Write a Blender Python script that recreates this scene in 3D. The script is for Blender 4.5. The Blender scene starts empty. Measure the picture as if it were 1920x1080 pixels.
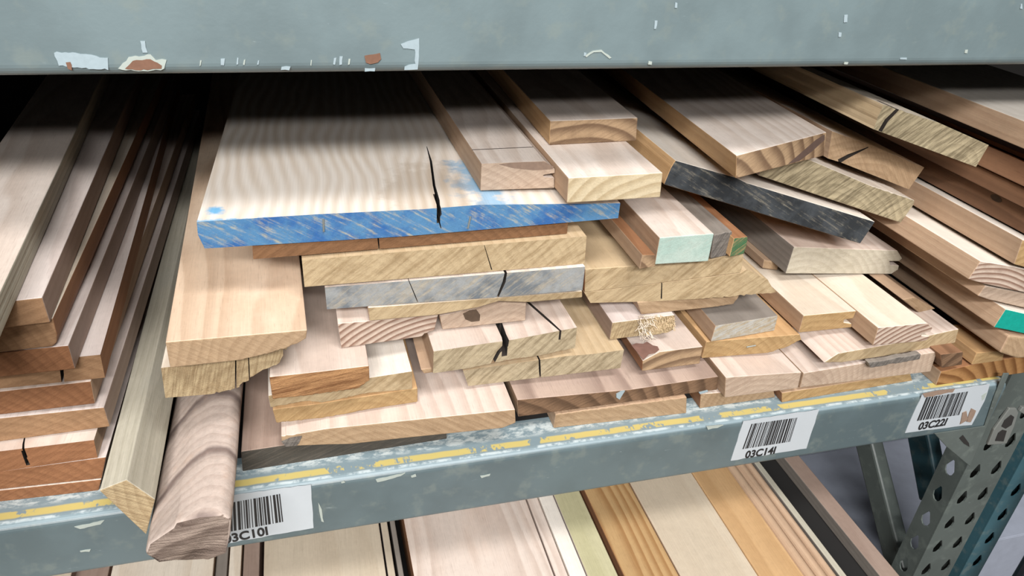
import bpy, bmesh, math, random
import numpy as np
from mathutils import Matrix, Vector

# ------------------------------------------------------------------ camera
CEN = np.array([960., 540.]); FPX = 1401.228
ROT = np.array([[0.96458933, -0.25764848, 0.05643308],
                [-0.08349209, -0.50122632, -0.86127885],
                [0.25019293, 0.82606867, -0.50498916]])   # world axes seen from the camera (x right, y down, z forward)
CAM = np.array([0.0, -0.5395, 0.5233])
scene = bpy.context.scene
COL = scene.collection
cd = bpy.data.cameras.new('camera'); co = bpy.data.objects.new('camera', cd); COL.objects.link(co)
cd.sensor_width = 36.0; cd.lens = FPX / 1920 * 36.0; cd.clip_start = 0.01; cd.clip_end = 50
rg, dn, fw = ROT[0], ROT[1], ROT[2]
co.matrix_world = Matrix(((rg[0], -dn[0], -fw[0], CAM[0]), (rg[1], -dn[1], -fw[1], CAM[1]),
                          (rg[2], -dn[2], -fw[2], CAM[2]), (0, 0, 0, 1)))
scene.camera = co
# ------------------------------------------------------------------ world and lamps
world = bpy.data.worlds.new('world'); scene.world = world; world.use_nodes = True
bg = world.node_tree.nodes['Background']; bg.inputs[0].default_value = (1.0, 0.98, 0.95, 1); bg.inputs[1].default_value = 0.06
def strip_lamp(name, x, y, z, lx, ly, power, col=(1.0, 0.985, 0.965)):
    l = bpy.data.lights.new(name, 'AREA'); l.shape = 'RECTANGLE'; l.size = lx; l.size_y = ly; l.energy = power; l.color = col
    o = bpy.data.objects.new(name, l); COL.objects.link(o); o.location = (x, y, z)
    d = Vector((0.15, 0.0, 0.15)) - Vector((x, y, z)); o.rotation_euler = d.to_track_quat('-Z', 'Y').to_euler()
    return o
strip_lamp('aisle_strip_light', 0.45, -1.05, 2.20, 1.0, 0.40, 52)
strip_lamp('aisle_strip_light', -0.60, -2.60, 2.10, 2.2, 0.16, 190)
strip_lamp('aisle_strip_light', -0.60, -3.80, 2.10, 2.2, 0.12, 85)
vs = scene.view_settings; vs.view_transform = 'Standard'; vs.look = 'None'; vs.gamma = 1; vs.use_curve_mapping = False; vs.exposure = -0.18

# ------------------------------------------------------------------ helpers
def ray(p):
    return ROT.T @ np.array([p[0] - CEN[0], p[1] - CEN[1], FPX])
def on(p, axis, v):                       # point of the pixel's ray on a plane x / y / z = v
    d = ray(p); return CAM + d * (v - CAM[axis]) / d[axis]
def srgb(r, g, b):
    f = lambda c: (c / 255 / 12.92) if c / 255 <= 0.04045 else ((c / 255 + 0.055) / 1.055) ** 2.4
    return (f(r), f(g), f(b), 1)
def tag(o, label=None, cat=None, group=None, kind=None):
    if label: o['label'] = label
    if cat: o['category'] = cat
    if group: o['group'] = group
    if kind: o['kind'] = kind
    return o
def empty(name, loc=(0, 0, 0)):
    o = bpy.data.objects.new(name, None); COL.objects.link(o); o.location = loc; o.empty_display_size = 0.05
    return o
def mesh_obj(name, verts, faces, mats, parent=None, fmat=None, smooth=False, mw=None):
    me = bpy.data.meshes.new(name); me.from_pydata([tuple(v) for v in verts], [], faces)
    for m in (mats if isinstance(mats, (list, tuple)) else [mats]): me.materials.append(m)
    if fmat: me.polygons.foreach_set('material_index', fmat)
    if smooth: me.polygons.foreach_set('use_smooth', [True] * len(me.polygons))
    bm = bmesh.new(); bm.from_mesh(me); bmesh.ops.recalc_face_normals(bm, faces=bm.faces); bm.to_mesh(me); bm.free()
    o = bpy.data.objects.new(name, me); COL.objects.link(o)
    if mw is not None: o.matrix_world = mw
    if parent: 
        o.parent = parent
        o.matrix_parent_inverse = Matrix.Identity(4)
    return o
def box_data(x0, x1, y0, y1, z0, z1):
    v = [(x, y, z) for z in (z0, z1) for y in (y0, y1) for x in (x0, x1)]
    return v, [(0, 2, 3, 1), (4, 5, 7, 6), (0, 1, 5, 4), (2, 6, 7, 3), (0, 4, 6, 2), (1, 3, 7, 5)]
def box(name, b, mat, parent=None, bev=0.0):
    v, f = box_data(*b); o = mesh_obj(name, v, f, mat, parent)
    if bev: bevel(o, bev)
    return o
def bevel(o, w=0.001, seg=2, ang=30):
    m = o.modifiers.new('edge_wear', 'BEVEL'); m.width = w; m.segments = seg; m.limit_method = 'ANGLE'; m.angle_limit = math.radians(ang); m.harden_normals = False
def tube_data(pts, r, n=8):
    vs_, fs = [], []
    pts = [Vector(p) for p in pts]
    for i, p in enumerate(pts):
        t = (pts[min(i + 1, len(pts) - 1)] - pts[max(i - 1, 0)]).normalized()
        a = t.orthogonal().normalized(); b = t.cross(a)
        rr = r[i] if isinstance(r, (list, tuple)) else r
        for k in range(n):
            c = 2 * math.pi * k / n; vs_.append(p + (a * math.cos(c) + b * math.sin(c)) * rr)
    for i in range(len(pts) - 1):
        for k in range(n):
            fs.append((i * n + k, i * n + (k + 1) % n, (i + 1) * n + (k + 1) % n, (i + 1) * n + k))
    fs.append(tuple(range(n))); fs.append(tuple(range((len(pts) - 1) * n, len(pts) * n)))
    return vs_, fs

# ------------------------------------------------------------------ node helpers
def newmat(name):
    m = bpy.data.materials.new(name); m.use_nodes = True; nt = m.node_tree
    b = nt.nodes['Principled BSDF']
    return m, nt, b
class NG:
    def __init__(s, nt): s.nt = nt
    def n(s, t, **kw):
        o = s.nt.nodes.new(t)
        for k, v in kw.items(): setattr(o, k, v)
        return o
    def link(s, a, b): s.nt.links.new(a, b)
    def put(s, sock, v):
        if hasattr(v, 'is_output') or isinstance(v, bpy.types.NodeSocket): s.link(v, sock)
        else: sock.default_value = v
    def math(s, op, a, b=0.0, c=0.0, clamp=False):
        o = s.n('ShaderNodeMath', operation=op, use_clamp=clamp)
        for i, v in enumerate((a, b, c)): s.put(o.inputs[i], v)
        return o.outputs[0]
    def vmath(s, op, a, b=(0, 0, 0)):
        o = s.n('ShaderNodeVectorMath', operation=op); s.put(o.inputs[0], a); s.put(o.inputs[1], b)
        return o.outputs[0]
    def noise(s, vec, scale, detail=2.0, rough=0.5, dist=0.0):
        o = s.n('ShaderNodeTexNoise'); s.link(vec, o.inputs['Vector'])
        o.inputs['Scale'].default_value = scale; o.inputs['Detail'].default_value = detail
        o.inputs['Roughness'].default_value = rough; o.inputs['Distortion'].default_value = dist
        return o.outputs['Fac']
    def ramp(s, fac, p0, p1, smooth=True):
        o = s.n('ShaderNodeMapRange', interpolation_type='SMOOTHSTEP' if smooth else 'LINEAR')
        s.put(o.inputs['Value'], fac); o.inputs['From Min'].default_value = p0; o.inputs['From Max'].default_value = p1
        return o.outputs['Result']
    def mix(s, f, a, b, blend='MIX'):
        o = s.n('ShaderNodeMix', data_type='RGBA', blend_type=blend)
        s.put(o.inputs['Factor'], f); s.put(o.inputs['A'], a) if False else None
        s.put(o.inputs[6], a); s.put(o.inputs[7], b)
        return o.outputs[2]
    def sep(s, v):
        o = s.n('ShaderNodeSeparateXYZ'); s.link(v, o.inputs[0]); return o.outputs
    def comb(s, x, y, z):
        o = s.n('ShaderNodeCombineXYZ')
        for i, v in enumerate((x, y, z)): s.put(o.inputs[i], v)
        return o.outputs[0]
    def bump(s, h, strength, dist, bsdf):
        o = s.n('ShaderNodeBump'); o.inputs['Strength'].default_value = strength; o.inputs['Distance'].default_value = dist
        s.link(h, o.inputs['Height']); s.link(o.outputs[0], bsdf.inputs['Normal'])
def scaled(c, k): return (min(c[0] * k, 1), min(c[1] * k, 1), min(c[2] * k, 1), 1)

def wood_coords(g):
    tc = g.n('ShaderNodeTexCoord'); oi = g.n('ShaderNodeObjectInfo')
    rnd = oi.outputs['Random']
    off = g.comb(g.math('MULTIPLY', rnd, 3.1), g.math('MULTIPLY', rnd, 17.3), g.math('MULTIPLY', rnd, 5.7))
    return tc.outputs['Object'], rnd, g.vmath('ADD', tc.outputs['Object'], off)
def rings(g, P, rnd, PO, freq, wob):
    x, y, z = g.sep(P)
    w = g.vmath('MULTIPLY', PO, (1, 0.22, 1))
    n1 = g.noise(w, 9.0, 2.0, 0.5); n2 = g.noise(g.vmath('ADD', w, (3.3, 1.7, 9.1)), 9.0, 2.0, 0.5)
    cx = g.math('MULTIPLY_ADD', rnd, 0.16, -0.03)
    cz = g.math('MULTIPLY_ADD', g.math('FRACT', g.math('MULTIPLY', rnd, 7.13)), -0.12, -0.02)
    dx = g.math('ADD', g.math('SUBTRACT', x, cx), g.math('MULTIPLY_ADD', n1, wob, -wob / 2))
    dz = g.math('ADD', g.math('SUBTRACT', z, cz), g.math('MULTIPLY_ADD', n2, wob, -wob / 2))
    r = g.math('SQRT', g.math('ADD', g.math('MULTIPLY', dx, dx), g.math('MULTIPLY', dz, dz)))
    fr = g.math('FRACT', g.math('MULTIPLY', r, freq))
    up = g.ramp(fr, 0.15, 0.85); dnw = g.math('SUBTRACT', 1.0, g.ramp(fr, 0.86, 1.0))
    return g.math('MULTIPLY', up, dnw)
def wood(name, base, ring, amt=0.5, freq=110, wob=0.05, rough=0.6, blotch=None, bl_amt=0.0, fib=0.14):
    """sawn or planed face: growth rings cut lengthwise, fine fibres and pores along the board"""
    m, nt, b = newmat(name); g = NG(nt)
    P, rnd, PO = wood_coords(g)
    w = rings(g, P, rnd, PO, freq, wob)
    fibre = g.noise(g.vmath('MULTIPLY', PO, (900, 16, 900)), 1.0, 4.0, 0.65)
    pores = g.ramp(g.noise(g.vmath('MULTIPLY', PO, (1500, 60, 1500)), 1.0, 2.0, 0.5), 0.60, 0.72)
    big = g.noise(g.vmath('MULTIPLY', PO, (1, 0.35, 1)), 14.0, 4.0, 0.62)
    dust = g.noise(PO, 130.0, 4.0, 0.7)
    c = g.mix(g.math('MULTIPLY', w, amt * 0.62), base, ring)
    if blotch: c = g.mix(g.math('MULTIPLY', g.ramp(big, 0.46, 0.70), bl_amt), c, blotch)
    c = g.mix(g.math('MULTIPLY', pores, 0.30), c, scaled(ring, 0.72))
    shade = g.math('ADD', g.math('MULTIPLY_ADD', fibre, fib * 2, 1 - fib), g.math('MULTIPLY_ADD', big, 0.34, -0.17))
    shade = g.math('ADD', shade, g.math('MULTIPLY_ADD', dust, 0.20, -0.10))
    shade = g.math('ADD', shade, g.math('MULTIPLY_ADD', rnd, 0.14, -0.07))
    c = g.mix(1.0, c, g.comb(shade, shade, shade), 'MULTIPLY')
    g.link(c, b.inputs['Base Color']); b.inputs['Roughness'].default_value = rough
    b.inputs['Specular IOR Level'].default_value = 0.3
    g.bump(g.math('ADD', fibre, g.math('MULTIPLY', dust, 0.6)), 0.35, 0.0006, b)
    return m
def end_grain(name, base, dark, saw=0.3, ang=-35, sfreq=190, ringamt=0.25, freq=120, paint=None, cover=0.0, rough=0.8, wearcol=None, wob=0.035, bumpd=0.0008):
    """cross-cut end: growth ring arcs, saw strokes of uneven length, optional worn coat of paint"""
    m, nt, b = newmat(name); g = NG(nt)
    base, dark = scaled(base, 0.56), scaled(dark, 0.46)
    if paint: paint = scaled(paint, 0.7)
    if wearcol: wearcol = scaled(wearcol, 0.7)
    P, rnd, PO = wood_coords(g)
    w = rings(g, P, rnd, PO, freq, wob)
    x, y, z = g.sep(P)
    warp = g.math('MULTIPLY_ADD', g.noise(PO, 30.0, 2.0, 0.5), 0.0024, -0.0012)
    a = math.radians(ang)
    u = g.math('ADD', g.math('ADD', g.math('MULTIPLY', x, -math.sin(a)), g.math('MULTIPLY', z, math.cos(a))), warp)
    v = g.math('ADD', g.math('MULTIPLY', x, math.cos(a)), g.math('MULTIPLY', z, math.sin(a)))
    strokes = g.noise(g.comb(g.math('MULTIPLY', u, sfreq * 3.0), g.math('MULTIPLY', v, 20), rnd), 1.0, 4.0, 0.7)
    fine = g.noise(PO, 800.0, 3.0, 0.65)
    mid = g.noise(PO, 150.0, 4.0, 0.7)
    big = g.noise(PO, 26.0, 4.0, 0.6)
    c = g.mix(g.math('MULTIPLY', w, ringamt), base, dark)
    c = g.mix(g.math('MULTIPLY', g.ramp(strokes, 0.40, 0.68), saw), c, dark)
    c = g.mix(g.math('MULTIPLY', g.ramp(big, 0.50, 0.72), 0.35), c, dark)
    sh = g.math('ADD', g.math('MULTIPLY_ADD', fine, 0.36, 0.82), g.math('MULTIPLY_ADD', mid, 0.36, -0.18))
    if paint:
        wear = g.math('ADD', g.math('MULTIPLY', strokes, 0.7), g.math('MULTIPLY', mid, 0.3))
        mask = g.ramp(wear, 1 - cover - 0.14, 1 - cover + 0.10)
        pc = paint if not wearcol else g.mix(g.ramp(big, 0.40, 0.62), paint, wearcol)
        c = g.mix(mask, c, pc)
    c = g.mix(1.0, c, g.comb(sh, sh, sh), 'MULTIPLY')
    g.link(c, b.inputs['Base Color']); b.inputs['Roughness'].default_value = rough
    b.inputs['Specular IOR Level'].default_value = 0.15
    g.bump(g.math('ADD', g.math('MULTIPLY', strokes, saw + 0.3), g.math('ADD', g.math('MULTIPLY', fine, 0.5), mid)), 0.5, bumpd, b)
    return m
def plain(name, col, rough=0.5, metal=0.0, var=0.15, scale=40, bump=0.0):
    m, nt, b = newmat(name); g = NG(nt)
    tc = g.n('ShaderNodeTexCoord'); n = g.noise(tc.outputs['Object'], scale, 4.0, 0.6)
    s = g.math('MULTIPLY_ADD', n, var * 2, 1 - var)
    g.link(g.mix(1.0, col, g.comb(s, s, s), 'MULTIPLY'), b.inputs['Base Color'])
    b.inputs['Roughness'].default_value = rough; b.inputs['Metallic'].default_value = metal
    if bump: g.bump(n, 0.5, bump, b)
    return m
# ------------------------------------------------------------------ materials
W = {
 'pale':  wood('pale_wood', srgb(217, 204, 194), srgb(184, 163, 147), 0.7, 95, 0.07, blotch=srgb(230, 219, 210), bl_amt=0.5),
 'cream': wood('cream_wood', srgb(215, 203, 187), srgb(190, 170, 147), 0.6, 70, 0.08),
 'pink':  wood('pink_wood', srgb(207, 192, 181), srgb(172, 150, 136), 0.7, 120, 0.05, blotch=srgb(194, 170, 154), bl_amt=0.4),
 'wheat': wood('wheat_wood', srgb(204, 180, 156), srgb(172, 142, 116), 0.7, 60, 0.08, blotch=srgb(214, 196, 176), bl_amt=0.5),
 'lilac': wood('greyish_planed_wood', srgb(204, 192, 186), srgb(168, 150, 142), 0.6, 130, 0.04),
 'tan':   wood('tan_wood', srgb(180, 153, 128), srgb(150, 120, 97), 0.5, 120, 0.04, blotch=srgb(170, 138, 110), bl_amt=0.4),
 'gold':  wood('golden_wood', srgb(192, 156, 114), srgb(160, 122, 80), 0.5, 120, 0.04),
 'brown': wood('brown_wood', srgb(148, 106, 76), srgb(116, 78, 52), 0.5, 120, 0.05, blotch=srgb(130, 90, 60), bl_amt=0.5),
 'red':   wood('reddish_wood', srgb(150, 100, 68), srgb(118, 72, 46), 0.5, 120, 0.05),
 'taupe': wood('taupe_wood', srgb(150, 130, 118), srgb(126, 104, 92), 0.4, 140, 0.04),
 'grey':  wood('weathered_grey_wood', srgb(178, 172, 156), srgb(146, 140, 122), 0.5, 130, 0.05, rough=0.85, blotch=srgb(158, 156, 146), bl_amt=0.5, fib=0.28),
 'walnut':wood('walnut_wood', srgb(134, 100, 76), srgb(82, 58, 42), 0.9, 50, 0.09, blotch=srgb(104, 72, 52), bl_amt=0.6),
 'figured':wood('striped_walnut_wood', srgb(186, 164, 150), srgb(116, 94, 84), 0.9, 34, 0.10, rough=0.8, blotch=srgb(150, 126, 114), bl_amt=0.6),
 'yellowish':wood('yellowish_wood', srgb(194, 172, 140), srgb(162, 136, 100), 0.5, 110, 0.05),
 'blue_board':None, 'fir':wood('striped_fir', srgb(184, 150, 106), srgb(146, 104, 62), 1.2, 160, 0.02),
 'ply':   wood('beige_planed_wood', srgb(190, 176, 156), srgb(172, 154, 132), 0.4, 60, 0.06),
 'green': wood('greenish_poplar', srgb(190, 184, 150), srgb(160, 154, 112), 0.5, 60, 0.06),
 'white': wood('whitewood', srgb(222, 214, 204), srgb(204, 192, 176), 0.35, 80, 0.05),
 'oldgrey': wood('grey_stained_wood', srgb(132, 124, 116), srgb(104, 96, 88), 0.5, 140, 0.04, rough=0.85),
 'log': None,
}
def log_skin():
    """torn slab skin: curved dark growth bands crossing the rounded top"""
    m, nt, b = newmat('banded_walnut_skin'); g = NG(nt)
    P, rnd, PO = wood_coords(g); x, y, z = g.sep(P)
    n = g.noise(P, 16.0, 3.0, 0.55); n2 = g.noise(g.vmath('MULTIPLY', P, (1, 1, 1)), 220.0, 4.0, 0.7); n3 = g.noise(P, 60.0, 4.0, 0.65)
    xx = g.math('SUBTRACT', x, 0.035)
    t = g.math('ADD', g.math('ADD', y, g.math('MULTIPLY', g.math('MULTIPLY', xx, xx), 16.0)), g.math('MULTIPLY_ADD', n, 0.03, -0.015))
    fr = g.math('FRACT', g.math('MULTIPLY', t, 12.5))
    band = g.math('MULTIPLY', g.ramp(fr, 0.70, 0.90), g.math('SUBTRACT', 1.0, g.ramp(fr, 0.90, 1.0)))
    fr2 = g.math('FRACT', g.math('MULTIPLY', t, 83.0))
    c = g.mix(g.math('MULTIPLY', band, 0.8), srgb(184, 168, 158), srgb(92, 76, 72))
    c = g.mix(g.math('MULTIPLY', g.ramp(fr2, 0.3, 1.0), 0.22), c, srgb(128, 104, 92))
    c = g.mix(g.math('MULTIPLY', g.ramp(n3, 0.55, 0.72), 0.3), c, srgb(170, 142, 124))
    s = g.math('ADD', g.math('MULTIPLY_ADD', n2, 0.5, 0.75), g.math('MULTIPLY_ADD', n3, 0.3, -0.15))
    g.link(g.mix(1.0, c, g.comb(s, s, s), 'MULTIPLY'), b.inputs['Base Color']); b.inputs['Roughness'].default_value = 0.85
    g.bump(g.math('ADD', n2, g.math('MULTIPLY', band, -0.6)), 0.5, 0.0007, b)
    return m
W['log'] = log_skin()
# top face of the blue-ended board: wavy figure, smudges of blue paint
def blue_board_top():
    m, nt, b = newmat('curly_pale_wood_with_blue_smudges'); g = NG(nt)
    P, rnd, PO = wood_coords(g)
    w = rings(g, P, rnd, PO, 42, 0.06)
    x, y, z = g.sep(P)
    d1 = g.noise(g.vmath('MULTIPLY', P, (1, 0.55, 1)), 8.0, 2.0, 0.45)
    cur = g.math('FRACT', g.math('ADD', g.math('MULTIPLY', x, 84), g.math('MULTIPLY', d1, 5.0)))
    cur = g.math('MULTIPLY', g.ramp(cur, 0.0, 0.5), g.math('SUBTRACT', 1.0, g.ramp(cur, 0.5, 1.0)))
    fibre = g.noise(g.vmath('MULTIPLY', PO, (700, 14, 700)), 1.0, 3.0, 0.6)
    c = g.mix(g.math('MULTIPLY', g.math('MULTIPLY', cur, d1), 1.1), srgb(224, 215, 205), srgb(196, 178, 158))
    n = g.noise(P, 26.0, 4.0, 0.65); n2 = g.noise(P, 120.0, 3.0, 0.6)
    def spot(px, py, rx, ry):
        dx = g.math('DIVIDE', g.math('SUBTRACT', x, px), rx); dy = g.math('DIVIDE', g.math('SUBTRACT', y, py), ry)
        q = g.math('SQRT', g.math('ADD', g.math('MULTIPLY', dx, dx), g.math('MULTIPLY', dy, dy)))
        return g.math('SUBTRACT', 1.0, g.ramp(g.math('ADD', q, g.math('MULTIPLY_ADD', n, 2.6, -1.3)), 0.5, 0.95))
    s = g.math('MAXIMUM', g.math('MULTIPLY', spot(0.242, 0.070, 0.034, 0.075), 0.75), spot(0.010, 0.022, 0.011, 0.012))
    edge = g.math('SUBTRACT', 1.0, g.ramp(g.math('ADD', y, g.math('MULTIPLY_ADD', n2, 0.016, -0.008)), 0.001, 0.005))
    s = g.math('MAXIMUM', s, g.math('MULTIPLY', edge, 0.8))
    c = g.mix(s, c, srgb(112, 168, 206))
    dirt = g.math('MULTIPLY', spot(0.19, 0.05, 0.05, 0.08), 0.35)
    c = g.mix(dirt, c, srgb(170, 150, 128))
    sh = g.math('MULTIPLY_ADD', fibre, 0.24, 0.88)
    g.link(g.mix(1.0, c, g.comb(sh, sh, sh), 'MULTIPLY'), b.inputs['Base Color']); b.inputs['Roughness'].default_value = 0.6
    b.inputs['Specular IOR Level'].default_value = 0.3
    g.bump(fibre, 0.25, 0.0006, b)
    return m
W['blue_board'] = blue_board_top()
EN = {
 'tan':   end_grain('tan_end_grain', srgb(202, 172, 138), srgb(158, 124, 92)),
 'cream': end_grain('cream_end_grain', srgb(232, 214, 180), srgb(196, 168, 124), 0.1, 10, ringamt=0.55, freq=90),
 'gold':  end_grain('golden_end_grain', srgb(206, 172, 124), srgb(162, 122, 78), 0.35, 40),
 'yellow':end_grain('yellow_saw_marked_end', srgb(214, 190, 152), srgb(160, 130, 90), 0.55, 38, sfreq=70, ringamt=0.12),
 'red':   end_grain('red_brown_end_grain', srgb(176, 124, 88), srgb(132, 86, 58), 0.35, 30),
 'brown': end_grain('dark_brown_end_grain', srgb(150, 110, 78), srgb(108, 76, 52), 0.3, 30),
 'redtan':end_grain('light_brown_end_grain', srgb(188, 148, 112), srgb(148, 108, 76), 0.3, 20),
 'pink':  end_grain('pinkish_end_grain', srgb(216, 192, 170), srgb(174, 144, 122), 0.35, 30),
 'ringed':end_grain('ringed_end_grain', srgb(228, 206, 188), srgb(164, 126, 106), 0.05, 20, ringamt=0.95, freq=170, wob=0.012),
 'spalt': end_grain('spalted_grey_end', srgb(206, 190, 156), srgb(116, 102, 78), 0.75, 55, sfreq=90, bumpd=0.0016),
 'walnut':end_grain('dark_walnut_end', srgb(150, 118, 92), srgb(80, 60, 46), 0.45, 25, ringamt=0.6, freq=60),
 'streaky':end_grain('streaked_walnut_end', srgb(206, 174, 138), srgb(120, 90, 70), 0.3, 28, ringamt=0.75, freq=70),
 'rough': end_grain('rough_broken_end', srgb(216, 192, 152), srgb(150, 118, 82), 0.5, 75, bumpd=0.0025),
 'fibre': end_grain('splintered_end', srgb(200, 152, 106), srgb(128, 82, 50), 0.8, 8, sfreq=120, bumpd=0.0025),
 'olive': end_grain('olive_saw_marked_end', srgb(208, 190, 158), srgb(142, 122, 92), 0.65, 42, sfreq=70, ringamt=0.12, bumpd=0.0012),
 'blue':  end_grain('blue_painted_end', srgb(214, 206, 176), srgb(160, 146, 112), 0.3, -33, paint=srgb(84, 130, 170), wearcol=srgb(52, 98, 158), cover=0.58, sfreq=80),
 'black': end_grain('black_painted_end', srgb(170, 162, 146), srgb(120, 116, 104), 0.3, -12, paint=srgb(70, 74, 78), wearcol=srgb(48, 51, 54), cover=0.60, sfreq=110),
 'soot':  end_grain('dark_stained_end', srgb(110, 102, 92), srgb(66, 62, 56), 0.5, 20, paint=srgb(76, 72, 66), cover=0.5),
 'grey':  end_grain('grey_painted_end', srgb(196, 186, 168), srgb(130, 126, 118), 0.5, 38, paint=srgb(154, 156, 156), wearcol=srgb(108, 114, 120), cover=0.54, sfreq=80),
 'mint':  end_grain('mint_painted_end', srgb(222, 220, 206), srgb(186, 186, 170), 0.3, 30, paint=srgb(182, 198, 188), wearcol=srgb(168, 190, 180), cover=0.62),
 'teal':  end_grain('teal_painted_end', srgb(30, 160, 142), srgb(20, 140, 124), 0.15, 20, paint=srgb(26, 162, 146), cover=0.95, rough=0.5),
 'greenp':end_grain('green_smeared_end', srgb(176, 154, 112), srgb(110, 98, 66), 0.5, 30, paint=srgb(66, 110, 76), cover=0.52),
 'greyblk':end_grain('grey_smeared_end', srgb(206, 186, 152), srgb(150, 132, 104), 0.3, 20, paint=srgb(186, 184, 178), cover=0.5),
 'weather':end_grain('weathered_pale_end', srgb(220, 210, 190), srgb(186, 174, 148), 0.2, 10, freq=120),
 'bark':  end_grain('grey_bark', srgb(150, 142, 134), srgb(84, 80, 78), 0.6, 60, bumpd=0.003),
 'log':   end_grain('torn_walnut_end', srgb(190, 170, 156), srgb(112, 92, 82), 0.7, 12, ringamt=0.6, freq=60, bumpd=0.004),
 'orange':end_grain('orange_ringed_end', srgb(190, 142, 92), srgb(134, 86, 46), 0.1, 15, ringamt=0.85, freq=80),
}
def rack_paint(name, base, stripe=False, dark=1.0):
    m, nt, b = newmat(name); g = NG(nt)
    tc = g.n('ShaderNodeTexCoord'); P = tc.outputs['Object']
    n1 = g.noise(P, 9.0, 4.0, 0.6); n2 = g.noise(P, 45.0, 3.0, 0.6); n3 = g.noise(g.vmath('MULTIPLY', P, (1, 1, 4)), 60.0, 4.0, 0.7)
    c = g.mix(g.ramp(n1, 0.4, 0.65), base, scaled(base, 0.82))
    c = g.mix(g.math('MULTIPLY', g.ramp(n2, 0.52, 0.7), 0.35), c, srgb(112, 120, 114))
    c = g.mix(g.math('MULTIPLY', g.ramp(n3, 0.66, 0.76), 0.5), c, srgb(138, 150, 154))
    if stripe:
        x, y, z = g.sep(P)
        top = g.ramp(z, -0.0035, -0.0015)
        wob = g.noise(g.vmath('MULTIPLY', P, (1, 0, 0)), 30.0, 3.0, 0.6)
        yy = g.math('ADD', y, g.math('MULTIPLY_ADD', wob, 0.003, -0.0015))
        def band(a, bb, e=0.0012): return g.math('MULTIPLY', g.ramp(yy, a - e, a + e), g.math('SUBTRACT', 1.0, g.ramp(yy, bb - e, bb + e)))
        gap = g.ramp(g.noise(g.vmath('MULTIPLY', P, (1, 0.6, 1)), 16.0, 5.0, 0.8), 0.44, 0.48)
        white = g.math('MULTIPLY', band(0.020, 0.040, 0.004), g.ramp(g.noise(g.vmath('MULTIPLY', P, (1, 2, 1)), 70.0, 4.0, 0.75), 0.42, 0.6))
        c = g.mix(g.math('MULTIPLY', top, 0.6), c, srgb(138, 156, 164))
        c = g.mix(g.math('MULTIPLY', white, top), c, srgb(180, 188, 188))
        edge = g.math('MULTIPLY', band(0.0015, 0.0045), g.ramp(g.noise(P, 55.0, 4.0, 0.7), 0.42, 0.58))
        c = g.mix(g.math('MULTIPLY', edge, 0.7), c, srgb(196, 206, 208))
        yel = g.math('MULTIPLY', g.math('MULTIPLY', band(0.0065, 0.0150), gap), top)
        c = g.mix(yel, c, srgb(186, 170, 106))
    g.link(c, b.inputs['Base Color']); b.inputs['Roughness'].default_value = 0.42
    g.bump(g.noise(P, 260.0, 2.0, 0.5), 0.12, 0.0008, b)
    return m
M_BEAM = rack_paint('grey_green_rack_paint', srgb(82, 96, 100), stripe=True)
M_UBEAM = rack_paint('pale_grey_green_rack_paint', srgb(100, 114, 117))
M_POST = rack_paint('shaded_grey_green_rack_paint', srgb(84, 91, 88))  # rack paint darkened to carry the shade the upright stands in
M_TEAL = rack_paint('teal_rack_paint', srgb(56, 90, 100))
M_STEEL = plain('scuffed_bare_steel', srgb(150, 154, 150), 0.35, 0.6)
M_DARK = plain('dark_inside', srgb(26, 23, 21), 0.9)
M_CONC = plain('concrete', srgb(104, 98, 94), 0.85, var=0.25, scale=12)
M_BLACK = plain('black_plastic', srgb(44, 46, 54), 0.4)
M_LABEL = plain('white_label_vinyl', srgb(166, 172, 177), 0.4, var=0.05, scale=60)
M_INK = plain('black_ink', srgb(24, 24, 26), 0.6, var=0.02)
M_RUST = plain('rust', srgb(106, 76, 60), 0.9, var=0.3, scale=300)
M_WHITECHIP = plain('white_scuff', srgb(138, 152, 158), 0.5, var=0.12, scale=300)
M_CREAMCHIP = plain('primer_chip', srgb(150, 158, 152), 0.5, var=0.1, scale=300)
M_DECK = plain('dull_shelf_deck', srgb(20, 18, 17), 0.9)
M_TORN = plain('stained_torn_paper', srgb(126, 106, 92), 0.8, var=0.25, scale=200)
M_FISSURE = plain('shade_dark_fissure', srgb(42, 34, 28), 0.95)  # crack walls coloured dark, standing in for the shade of their depth
M_DUST = plain('white_sheet', srgb(150, 156, 170), 0.6)
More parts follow.
